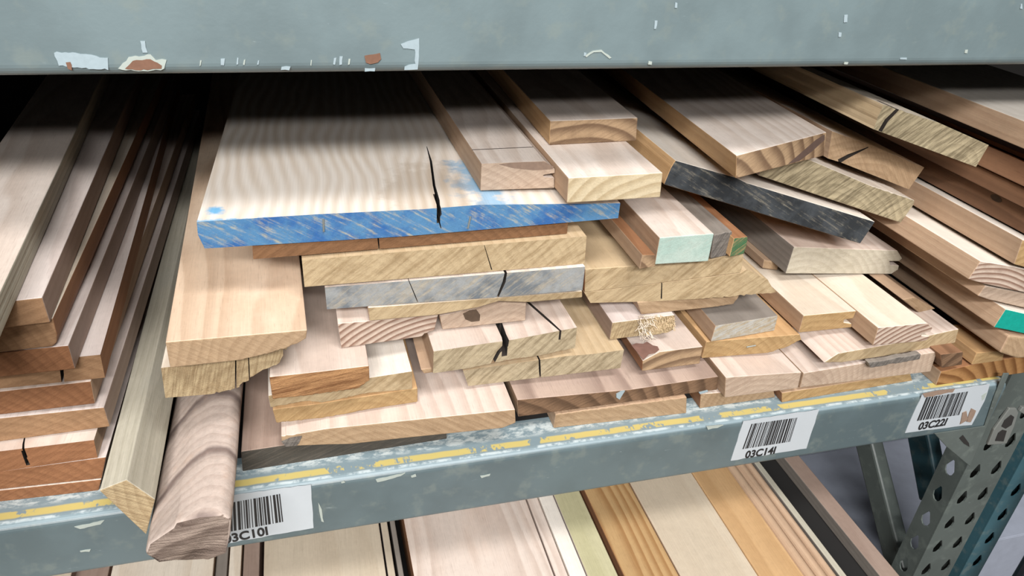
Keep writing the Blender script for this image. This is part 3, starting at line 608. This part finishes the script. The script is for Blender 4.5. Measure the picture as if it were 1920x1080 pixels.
flake('paint_scuff', upper, [(100, 98), (150, 100), (203, 110), (203, 130), (160, 128), (110, 122)], M_WHITECHIP, seed=2)
flake('rust_chip', upper, [(124, 117), (132, 116), (136, 131), (128, 130)], M_RUST, y=-0.0009, seed=3)
flake('paint_scuff', upper, [(222, 130), (240, 108), (283, 102), (292, 112), (312, 112), (308, 130), (260, 134)], M_CREAMCHIP, seed=4)
flake('rust_chip', upper, [(234, 128), (248, 113), (282, 112), (304, 122), (302, 130), (262, 131)], M_RUST, y=-0.0009, seed=5)
flake('paint_scuff', upper, [(262, 76), (272, 78), (277, 98), (268, 98)], M_WHITECHIP, seed=6)
flake('rust_chip', upper, [(684, 106), (714, 100), (716, 112), (702, 120), (686, 118)], M_RUST, y=-0.0009, seed=7)
flake('paint_scuff', upper, [(752, 82), (786, 72), (787, 90), (784, 130), (758, 131), (758, 125), (778, 120), (778, 92), (756, 90)], M_WHITECHIP, seed=8, jit=1)
for i, (px, py, w, h) in enumerate([(376, 118, 3, 10), (418, 116, 7, 12), (446, 115, 4, 13), (458, 117, 3, 10), (485, 117, 3, 8), (536, 128, 16, 6), (584, 118, 3, 10), (628, 115, 4, 12), (640, 114, 5, 15), (655, 116, 3, 10), (694, 131, 20, 5),
                                    (1098, 102, 4, 6), (1220, 118, 6, 6), (1586, 35, 6, 14), (1575, 65, 5, 9), (1587, 118, 7, 4), (1230, 46, 4, 16), (1268, 10, 4, 10), (1812, 97, 5, 6), (1695, 110, 12, 3), (1916, 12, 3, 9)]):
    flake('paint_scuff', upper, [(px - w / 2, py - h / 2), (px + w / 2, py - h / 2), (px + w / 2 - 1, py + h / 2), (px - w / 2 - 1, py + h / 2)], M_WHITECHIP if i % 3 else M_CREAMCHIP, seed=20 + i, jit=0.9)
flake('paint_scuff', upper, [(1097, 105), (1112, 95), (1128, 94), (1147, 108), (1143, 110), (1127, 97), (1113, 98), (1100, 107)], M_CREAMCHIP, seed=50, jit=0.5)
for i, q in enumerate([[(704, 900), (760, 888), (752, 893), (708, 904)], [(640, 905), (646, 902), (647, 904), (641, 907)], [(140, 988), (195, 976), (188, 984), (150, 992)], [(597, 942), (603, 955), (607, 980), (603, 978), (598, 958)],
                       [(770, 893), (780, 890), (781, 893), (771, 896)], [(1325, 800), (1356, 797), (1345, 802), (1328, 806)], [(150, 1033), (170, 1031), (168, 1034), (151, 1036)], [(900, 893), (920, 889), (918, 892), (903, 896)], [(1840, 742), (1850, 735), (1846, 748), (1842, 752)]]):
    flake('paint_scuff', lower, q, M_CREAMCHIP, y=-0.0042, yb=-0.003, seed=70 + i, jit=0.8)

# ------------------------------------------------------------------ barcode labels on the lower beam
def text_mesh(s, size, name, mat, parent, x, y, z, sx=1.0, bold=0.0, shear=0.0):
    cu = bpy.data.curves.new(name, 'FONT'); cu.body = s; cu.size = size; cu.offset = bold; cu.shear = shear; cu.extrude = 0.0002
    t = bpy.data.objects.new(name, cu); COL.objects.link(t)
    bpy.context.view_layer.update(); me = bpy.data.meshes.new_from_object(t.evaluated_get(bpy.context.evaluated_depsgraph_get()))
    bpy.data.objects.remove(t)
    me.materials.clear(); me.materials.append(mat)
    for v in me.vertices:
        a, b2, c = v.co; v.co = (x + a * sx, y - c, z + b2)
    me.name = name
    o = bpy.data.objects.new(name, me); COL.objects.link(o); o.parent = parent
    return o
def barcode_label(corners, barbox, code, textbox, label, seed, torn=None):
    """corners / boxes in pixels, laid onto the beam's front face"""
    rng = random.Random(seed); yf = -0.0035
    out = []
    n = len(corners)
    for i in range(n):
        p, q = corners[i], corners[(i + 1) % n]; k = max(int(math.hypot(q[0] - p[0], q[1] - p[1]) / 12), 1)
        for j in range(k):
            t = j / k; a = 0.7 if j else 0
            out.append((p[0] + (q[0] - p[0]) * t + rng.uniform(-a, a), p[1] + (q[1] - p[1]) * t + rng.uniform(-a, a)))
    P = [on(p, 1, yf - 0.0006) for p in out]; m = len(P)
    V = [tuple(p) for p in P] + [(p[0], yf, p[2]) for p in P]
    F = [tuple(range(m)), tuple(range(2 * m - 1, m - 1, -1))] + [(k, (k + 1) % m, m + (k + 1) % m, m + k) for k in range(m)]
    root = mesh_obj('barcode_label', V, F, M_LABEL); tag(root, label, 'label', 'barcode labels on the lower beam')
    # bars: one printed part
    tl, tr, br, bl = [on(p, 1, yf - 0.0007) for p in barbox]
    V, F, t = [], [], 0.0
    while t < 1:
        w = rng.choice((0.012, 0.012, 0.026, 0.036)); g = rng.choice((0.012, 0.014, 0.026)); t2 = min(t + w, 1)
        a = tl + (tr - tl) * t; b2 = tl + (tr - tl) * t2; c = bl + (br - bl) * t2; d = bl + (br - bl) * t
        i0 = len(V); V += [tuple(a), tuple(b2), tuple(c), tuple(d)] + [(q[0], q[1] - 0.0002, q[2]) for q in (a, b2, c, d)]
        F += [(i0 + 4, i0 + 5, i0 + 6, i0 + 7), (i0, i0 + 1, i0 + 5, i0 + 4), (i0 + 1, i0 + 2, i0 + 6, i0 + 5), (i0 + 2, i0 + 3, i0 + 7, i0 + 6), (i0 + 3, i0, i0 + 4, i0 + 7)]
        t = t2 + g
    mesh_obj('barcode', V, F, M_INK, root)
    a, b2 = on(textbox[0], 1, yf - 0.0008), on(textbox[1], 1, yf - 0.0008); c = on(textbox[2], 1, yf - 0.0008)
    h = (c[2] - a[2]); size = h / 0.70
    o = text_mesh(code, size, 'lettering', M_INK, root, 0, 0, 0, 1, bold=size * 0.028)
    xs = [v.co.x for v in o.data.vertices]; sx = (b2[0] - a[0]) / (max(xs) - min(xs)); x0 = min(xs); slope = (b2[2] - a[2]) / (b2[0] - a[0])
    for v in o.data.vertices:
        nx = (v.co.x - x0) * sx; v.co.x = a[0] + nx; v.co.z = a[2] + v.co.z + nx * slope; v.co.y += yf - 0.0009
    return root
barcode_label([(385, 936), (583, 909), (588, 990), (380, 1027)], [(392, 950), (525, 926), (531, 978), (392, 1004)], '03C10I', [(421, 1019), (503, 1002), (420, 1004)], 'white barcode label half hidden behind the walnut slab', 5)
barcode_label([(1394, 790), (1536, 768), (1512, 841), (1370, 864)], [(1409, 795), (1495, 783), (1481, 828), (1392, 842)], '03C14I', [(1396, 859), (1452, 850), (1400, 846)], 'clean white barcode label at the middle of the lower beam', 9)
l3 = barcode_label([(1729, 740), (1856, 720), (1846, 752), (1822, 797), (1790, 800), (1697, 812)], [(1737, 745), (1815, 734), (1798, 778), (1719, 789)], '03C22I', [(1720, 806), (1772, 797), (1724, 793)], 'dirty torn barcode label near the rack upright', 13)
o = flake('torn_patch', l3, [(1806, 775), (1812, 772), (1814, 788), (1800, 796)], M_TORN, y=-0.0050, yb=-0.0040, seed=91, jit=1, lab='brown torn patch')
o = flake('torn_patch', l3, [(1822, 766), (1830, 770), (1820, 792), (1812, 790)], M_TORN, y=-0.0050, yb=-0.0040, seed=92, jit=1, lab='brown torn patch')
o = flake('torn_patch', l3, [(1730, 739), (1790, 729), (1786, 735), (1734, 746)], M_TORN, y=-0.0050, yb=-0.0040, seed=93, jit=1, lab='brown torn patch')

# ------------------------------------------------------------------ rack uprights on the right
def perforated(name, mat, parent, u0, u1, z0, z1, holes, place):
    """flat plate with teardrop holes: holes = (u, z) centres; place(u, z, t) -> world point"""
    hw, hh = 0.0085, 0.0155
    shape = []
    for k in range(10):
        a = 2 * math.pi * k / 10; r = 1.0 if math.sin(a) < 0.1 else 1.0 + 0.35 * math.sin(a) ** 3
        wx = math.cos(a) * hw * (1.0 if math.sin(a) <= 0 else (1 - 0.45 * math.sin(a))); shape.append((wx, math.sin(a) * hh * r * 0.85))
    bm = bmesh.new(); outer = [bm.verts.new((u0, 0, z0)), bm.verts.new((u1, 0, z0)), bm.verts.new((u1, 0, z1)), bm.verts.new((u0, 0, z1))]
    es = [bm.edges.new((outer[i], outer[(i + 1) % 4])) for i in range(4)]
    for cu_, cz in holes:
        vs_ = [bm.verts.new((cu_ + a, 0, cz + b2)) for a, b2 in shape]
        es += [bm.edges.new((vs_[i], vs_[(i + 1) % len(vs_)])) for i in range(len(vs_))]
    bmesh.ops.triangle_fill(bm, use_beauty=True, use_dissolve=False, edges=es)
    # drop faces filled inside the holes
    for f in list(bm.faces):
        c = f.calc_center_median()
        for cu_, cz in holes:
            if all(abs(v.co.x - cu_) < hw * 1.05 and abs(v.co.z - cz) < hh * 1.2 for v in f.verts): bm.faces.remove(f); break
    r = bmesh.ops.extrude_face_region(bm, geom=list(bm.faces))
    for v in [g for g in r['geom'] if isinstance(g, bmesh.types.BMVert)]: v.co.y = 0.0022
    me = bpy.data.meshes.new(name)
    for v in bm.verts: v.co = place(v.co.x, v.co.z, v.co.y)
    bmesh.ops.recalc_face_normals(bm, faces=bm.faces); bm.to_mesh(me); bm.free(); me.materials.append(mat)
    o = bpy.data.objects.new(name, me); COL.objects.link(o); o.parent = parent
    return o
FXL = on((1712, 1080), 1, 0.064)[0]; FXR = on((1778, 1080), 1, 0.064)[0]
up = empty('rack_upright', (FXL, 0.004, -1.10)); tag(up, 'grey green perforated rack upright with teardrop holes at the right', 'rack upright', 'rack uprights')
up.location = (0, 0, 0)
ZB, ZT = -1.10, -0.016
zh = on((1640 + 605 / 3.176, 740 + 460 / 3.176), 1, 0.064)[2]; zh2 = on((1640 + 300 / 3.176, 740 + 1045 / 3.176), 1, 0.064)[2]; pitch = (zh - zh2) / 4
def col_z(z): return [z + pitch * k for k in range(-14, 12) if ZB + 0.03 < z + pitch * k < ZT - 0.03 and not (-0.12 < z + pitch * k < 0.03)]
fw_ = FXR - FXL
hx1 = on((1640 + 447 / 3.176, 740 + 768 / 3.176), 1, 0.064)[0]; hx2 = on((1640 + 568 / 3.176, 740 + 745 / 3.176), 1, 0.064)[0]; zr = on((1640 + 568 / 3.176, 740 + 745 / 3.176), 1, 0.064)[2]
zm = on((1640 + 447 / 3.176, 740 + 768 / 3.176), 1, 0.064)[2]
perforated('front_plate', M_POST, up, FXL, FXR, ZB, ZT, [(hx1, z) for z in col_z(zm)] + [(hx2, z) for z in col_z(zr)], lambda u, z, t: (u, 0.064 + t, z))
# side plate faces the lumber
q = on((1662, 1080), 0, FXL); YS = q[1]
hs = on((1640 + 305 / 3.176, 740 + 740 / 3.176), 0, FXL)
perforated('side_plate', M_POST, up, 0.0665, YS, ZB, ZT, [(hs[1], z) for z in col_z(hs[2])], lambda u, z, t: (FXL + t, u, z))
perforated('side_plate', M_POST, up, 0.0665, YS, ZB, ZT, [(hs[1], z) for z in col_z(hs[2])], lambda u, z, t: (FXR - t, u, z))
# braces between front and rear upright
def brace(px_a, px_b, width, xp, mat, parent):
    a, b2 = on(px_a, 0, xp), on(px_b, 0, xp)
    d = b2 - a; a = a - d * 0.9; b2 = b2 + d * 0.12
    d = (b2 - a) / np.linalg.norm(b2 - a); n = np.array([0, -d[2], d[1]]) * width / 2
    V = []
    for xx in (0, 0.026):
        for p in (a - n, b2 - n, b2 + n, a + n): V.append((xp + xx, p[1], p[2]))
    F = [(0, 1, 2, 3), (7, 6, 5, 4), (0, 4, 5, 1), (1, 5, 6, 2), (2, 6, 7, 3), (3, 7, 4, 0)]
    o = mesh_obj('brace', V, F, mat, parent); bevel(o, 0.004)
    return o
brace((1622, 850), (1672, 1050), 0.045, FXL + 0.03, M_POST, up)
rear = box('rear_post', (FXL, FXR, 0.95, 1.02, ZB, ZT), M_POST, up, 0.004)
box('foot_plate', (FXL - .02, FXR + .001, 0.05, YS + .03, ZB, ZB + 0.008), M_POST, up)
# beam connector: folded plate with a latch
cn = empty('beam_connector', (0, 0, 0)); tag(cn, 'folded steel connector plate with latch joining lower beam to upright', 'connector')
def plate(name, pix, y0, y1, mat, parent, bev=0.0015):
    P = [on(p, 1, y0) for p in pix]; n = len(P)
    V = [tuple(p) for p in P] + [(p[0], y1, p[2]) for p in P]
    F = [tuple(range(n)), tuple(range(2 * n - 1, n - 1, -1))] + [(k, (k + 1) % n, n + (k + 1) % n, n + k) for k in range(n)]
    o = mesh_obj(name, V, F, mat, parent); bevel(o, bev); return o
plate('connector_plate', [(1752, 813), (1775, 838), (1819, 875), (1876, 740), (1893, 700), (1882, 700), (1864, 745), (1846, 799), (1800, 806)], -0.0054, -0.0038, M_POST, cn)
plate('latch', [(1852, 835), (1864, 806), (1893, 766), (1906, 766), (1910, 774), (1902, 800), (1888, 832)], -0.0095, -0.0055, M_STEEL, cn, 0.001)
plate('latch_slot', [(1866, 827), (1872, 812), (1880, 806), (1888, 808), (1882, 828)], -0.0102, -0.0096, M_DARK, cn, 0.0004)
plate('latch_slot', [(1878, 800), (1884, 788), (1896, 778), (1902, 782), (1897, 797), (1886, 804)], -0.0102, -0.0096, M_DARK, cn, 0.0004)
plate('connector_hole', [(1799, 822), (1806, 816), (1817, 831), (1818, 838), (1808, 832)], -0.0062, -0.0055, M_DARK, cn, 0.0002)
plate('bolt', [(1912, 772), (1918, 764), (1926, 764), (1928, 772), (1922, 778)], -0.0105, -0.0055, M_STEEL, cn, 0.001)
# neighbouring teal upright
T0 = on((1804, 1070), 1, 0.064)[0]; T1 = on((1834, 1080), 1, 0.064)[0]
up2 = empty('rack_upright', (0, 0, 0)); tag(up2, 'teal blue rack upright of the next bay at the right edge', 'rack upright', 'rack uprights')
th = on((1640 + 685 / 3.176, 740 + 860 / 3.176), 1, 0.064); th2 = on((1640 + 605 / 3.176, 740 + 995 / 3.176), 1, 0.064); pt = abs(th[2] - th2[2])
perforated('front_plate', M_TEAL, up2, T0, T1, ZB, ZT, [(th[0], th[2] + pt * k) for k in range(-14, 12) if ZB + .03 < th[2] + pt * k < ZT - .03], lambda u, z, t: (u, 0.064 + t, z))
box('side_plate', (T0, T0 + 0.0022, 0.0665, 0.14, ZB, ZT), M_TEAL, up2)
box('side_plate', (T1 - 0.0022, T1, 0.0665, 0.14, ZB, ZT), M_TEAL, up2)
brace((1722, 835), (1740, 930), 0.05, T0 + 0.01, M_TEAL, up2)
box('foot_plate', (T0 - .004, T1 + .02, 0.05, .15, ZB, ZB + 0.008), M_TEAL, up2)
# black pole in front of the next bay
pb = on((1895, 1060), 1, -0.02); v, f = tube_data([(pb[0] + 0.06, -0.02, -1.10), (pb[0] + 0.06, -0.02, 0.3)], 0.021, 16)
po = empty('black_pole', (0, 0, 0)); tag(po, 'round black pole standing at the lower right corner', 'pole')
mesh_obj('pole_tube', v, f, M_BLACK, po, smooth=False); v, f = tube_data([(pb[0] + 0.06, -0.02, -1.10), (pb[0] + 0.06, -0.02, -1.09)], 0.05, 16); mesh_obj('base', v, f, M_BLACK, po)

# ------------------------------------------------------------------ boards on the shelf below
ZL = -0.20
GB = 'planed boards on the shelf below'
def low(px_l, px_r, ztop, h, mat, side, label, edge=0.0012, y0=-0.26, rounds=0, name='lumber_board', yb=1.2):
    xl, xr = on(px_l, 2, ztop)[0], on(px_r, 2, ztop)[0]
    pr = [(0, 0), (xr - xl - 0.0006, 0), (xr - xl - 0.0006, h), (0, h)]
    if rounds:
        r = h / 2; pr = [(r + r * math.cos(math.radians(a)), r + r * math.sin(math.radians(a))) for a in range(270, 90, -30)][::-1] if False else None
        pr = [(xr - xl, 0), (xr - xl, h)] + [(r - r * math.sin(math.radians(a)), r + r * math.cos(math.radians(a))) for a in range(0, 181, 30)]
    n = len(pr); L = yb - y0
    V = [(x, yy, z) for yy in (0, L) for x, z in pr]
    F = [tuple(range(n)), tuple(range(2 * n - 1, n - 1, -1))] + [(k, (k + 1) % n, n + (k + 1) % n, n + k) for k in range(n)]
    FM = [1, 1] + [0 if min(pr[k][1], pr[(k + 1) % n][1]) > h * 0.9 else 1 for k in range(n)]
    o = mesh_obj(name, V, F, [W[mat], W[side]], fmat=FM, mw=Matrix.Translation((xl, y0, ztop - h)))
    bevel(o, edge); tag(o, label, 'board', GB); return o
BS = -0.2595
low((-60, 1120), (134, 1080), ZL, 0.0585, 'ply', 'taupe', 'beige board at the far left corner of the lower shelf')
low((140, 1080), (203, 1080), ZL - .012, 0.0465, 'taupe', 'taupe', 'narrow taupe strip near the left of the lower shelf')
low((207, 1080), (400, 1080), ZL, 0.0585, 'cream', 'tan', 'cream board of the lower shelf under the walnut slab')
low((403, 1080), (426, 1080), ZL - .006, 0.0525, 'oldgrey', 'oldgrey', 'grey strip of the lower shelf right of the cream board')
low((428, 1080), (452, 1080), ZL, 0.0585, 'cream', 'tan', 'narrow cream strip of the lower shelf below the hidden label')
low((455, 1080), (487, 1080), ZL - .004, 0.0545, 'taupe', 'taupe', 'narrow grey taupe strip left of the wide beige lower board')
low((495, 1030), (711, 980), ZL, 0.0585, 'ply', 'taupe', 'wide beige board in the middle left of the lower shelf')
low((713, 980), (727, 979), ZL - .001, 0.0575, 'ply', 'oldgrey', 'slim beige strip beside the wide beige lower board')
low((731, 978), (741, 976), ZL - .006, 0.0525, 'oldgrey', 'oldgrey', 'slim grey strip before the dark gap in the lower shelf')
low((757, 976), (987, 937), ZL, 0.0585, 'pink', 'brown', 'wide pinkish board in the middle of the lower shelf')
low((989, 937), (1009, 933), ZL + .001, 0.0595, 'pink', 'pink', 'slim pink strip right of the wide pinkish lower board')
low((1011, 933), (1038, 929), ZL + .003, 0.0615, 'white', 'white', 'narrow white wood strip on the lower shelf')
low((1039, 929), (1088, 922), ZL + .001, 0.0595, 'green', 'lilac', 'greenish poplar strip on the lower shelf')
low((1096, 920), (1181, 907), ZL + .004, 0.0625, 'fir', 'brown', 'orange fir board with bold lengthwise stripes on the lower shelf')
low((1182, 907), (1299, 889), ZL + .004, 0.0625, 'ply', 'tan', 'smooth beige board between the striped fir and rounded mouldings')
xl = on((1297, 889), 2, ZL)[0]
low((1300, 889), (1366, 878), ZL + .006, 0.0645, 'gold', 'gold', 'golden brown board next to the rounded mouldings')
for i, (a, b2) in enumerate((((1367, 877), (1384, 874)), ((1385, 874), (1400, 871)), ((1401, 871), (1413, 869)))):
    x0, x1 = on(a, 2, ZL + .008)[0], on(b2, 2, ZL + .008)[0]; r = (x1 - x0) / 2
    pr = [(x0 + r - r * math.cos(math.radians(t)), ZL + .008 - r + r * math.sin(math.radians(t))) for t in range(0, 181, 20)] + [(x1, -.2595), (x0, -.2595)]
    n = len(pr); V = [(x - x0, yy, z) for yy in (0, 1.46) for x, z in pr]
    F = [tuple(range(n)), tuple(range(2 * n - 1, n - 1, -1))] + [(k, (k + 1) % n, n + (k + 1) % n, n + k) for k in range(n)]
    o = mesh_obj('moulding_strip', V, F, W['tan'], mw=Matrix.Translation((x0, -0.26, 0)))
    tag(o, ('left', 'middle', 'right')[i] + 'most of three rounded tan mouldings on the lower shelf' if i != 1 else 'middle of three rounded tan mouldings on the lower shelf', 'moulding', 'rounded mouldings on the lower shelf')
low((1415, 869), (1426, 867), ZL - .002, 0.0575, 'grey', 'oldgrey', 'grey strip right of the rounded mouldings')
low((1470, 858), (1498, 853), -.240, 0.0195, 'taupe', 'oldgrey', 'brown timber with grey side beyond the dark gap below')
cb = empty('carton', (0, 0, 0)); tag(cb, 'white carton on the floor seen behind the diagonal brace at lower right', 'carton')
CX0, CX1, CY0, CY1, CZ = 0.97, 1.5, 0.20, 0.80, -0.62
box('body', (CX0, CX1, CY0, CY1, -1.10, CZ - .003), M_DUST, cb, 0.002)
box('flap', (CX0, CX1, CY0, (CY0 + CY1) / 2 - .002, CZ - .003, CZ), M_DUST, cb, 0.001)
box('flap', (CX0, CX1, (CY0 + CY1) / 2 + .002, CY1, CZ - .003, CZ), M_DUST, cb, 0.001)

# ------------------------------------------------------------------ small parts on the boards
def child_tube(key, name, pts, r, mat, lab=None, face='end', lift=0.0008):
    q = [face_pt(key, p, face) for p in pts]; off = np.array([0, -lift, 0]) if face == 'end' else np.array([0, 0, lift])
    v, f = tube_data([c + off for c in q], r, 6); o = mesh_obj(name, v, f, mat, REG[key]['o'])
    if lab: o['label'] = lab
    return o
child_tube('K1', 'staple', [(606, 410), (607, 433)], 0.0009, M_STEEL, 'bright metal staple')
child_tube('K1', 'staple', [(882, 405), (877, 427)], 0.0009, M_STEEL, 'bright metal staple')
child_tube('Q4', 'staple', [(1399, 650), (1416, 647)], 0.0008, M_STEEL, 'dull metal staple')
def chip(key, name, pix, mat, face='end', lab=None, t=0.0012):
    q = [face_pt(key, p, face) for p in pix]; n = len(q); off = np.array({'end': [0, -t, 0], 'top': [0, 0, t], 'left': [-t, 0, 0]}[face])
    V = [c - off * 0.3 for c in q] + [c + off for c in q]
    F = [tuple(range(n - 1, -1, -1)), tuple(range(n, 2 * n))] + [(k, (k + 1) % n, n + (k + 1) % n, n + k) for k in range(n)]
    o = mesh_obj(name, V, F, mat, REG[key]['o'])
    if lab: o['label'] = lab
    return o
chip('M6', 'white_fleck', [(1155, 738), (1164, 733), (1171, 732), (1167, 738), (1161, 748), (1155, 744)], M_WHITECHIP, lab='small white fleck')
chip('M6', 'white_fleck', [(1310, 735), (1326, 731), (1327, 733), (1312, 738)], M_WHITECHIP, lab='small white fleck')
chip('I2', 'bark', [(528, 827), (545, 820), (566, 817), (560, 830), (556, 834), (536, 836)], EN['bark'], lab='dark bark')
chip('Q2', 'stain', [(1184, 648), (1192, 644), (1206, 645), (1213, 641), (1224, 648), (1233, 650), (1236, 656), (1228, 662), (1217, 664), (1206, 675)], plain('dark_red_stain', srgb(116, 86, 76), 0.7, var=0.5, scale=90), 'top', 'dark brown red stain', t=0.0004)
chip('M2', 'knot', [(868, 588), (880, 582), (893, 580), (900, 590), (899, 601), (884, 603), (872, 598)], plain('dark_knot', srgb(74, 58, 44), 0.8, var=0.4, scale=220), lab='dark oval knot', t=0.0006)
M_KNOT = bpy.data.materials['dark_knot']
def oval(cx, cy, rx, ry, tilt, n=12):
    c, s_ = math.cos(math.radians(tilt)), math.sin(math.radians(tilt))
    return [(cx + rx * math.cos(2 * math.pi * k / n) * c - ry * math.sin(2 * math.pi * k / n) * s_, cy + rx * math.cos(2 * math.pi * k / n) * s_ + ry * math.sin(2 * math.pi * k / n) * c) for k in range(n)]
chip('V1', 'knot', oval(1780, 396, 8, 4, 30), M_KNOT, 'left', 'small dark knot', t=0.0003)
chip('U4', 'knot', oval(1868, 372, 12, 6, 30), M_KNOT, 'left', 'dark knot', t=0.0003)
chip('S5', 'dark_streak', [(1478, 307), (1500, 288), (1530, 262), (1546, 252), (1546, 262), (1522, 284), (1498, 302)], plain('dark_heartwood', srgb(84, 66, 58), 0.8, var=0.35, scale=260), 'end', 'dark heartwood streak', t=0.0003)
chip('S1', 'grey_stain', [(935, 308), (960, 305), (1020, 303), (1038, 312), (1036, 317), (1000, 319), (962, 315)], plain('grey_brown_stain', srgb(118, 98, 84), 0.8, var=0.3, scale=260), 'end', 'grey brown stain', t=0.0003)
rng = random.Random(4)
def splinters(key, name, box_px, n, ln, mat, face='end', dirpx=(0, 1), rad=0.0006):
    V, F = [], []
    for i in range(n):
        p = (rng.uniform(box_px[0], box_px[2]), rng.uniform(box_px[1], box_px[3])); c = face_pt(key, p, face)
        d = np.array([rng.gauss(0, .7), -abs(rng.gauss(.5, .5)), rng.gauss(-.1, .6)]); d /= np.linalg.norm(d); l = ln * rng.uniform(.4, 1.2)
        mid = c + d * l * .5 + np.array([rng.gauss(0, .1), 0, rng.gauss(0, .1)]) * l
        v, f = tube_data([c + np.array([0, .001, 0]), mid, c + d * l], [rad, rad * .8, rad * .3], 4); i0 = len(V); V += v; F += [tuple(a + i0 for a in q) for q in f]
    o = mesh_obj(name, V, F, mat, REG[key]['o']); o['kind'] = 'stuff'; o['label'] = 'torn wood fibres'
    return o
splinters('Q1', 'splinters', (1196, 592, 1222, 630), 60, 0.011, W['cream'], rad=0.0005)
splinters('Q1', 'splinters', (1222, 592, 1264, 618), 160, 0.005, W['yellowish'], rad=0.0005)
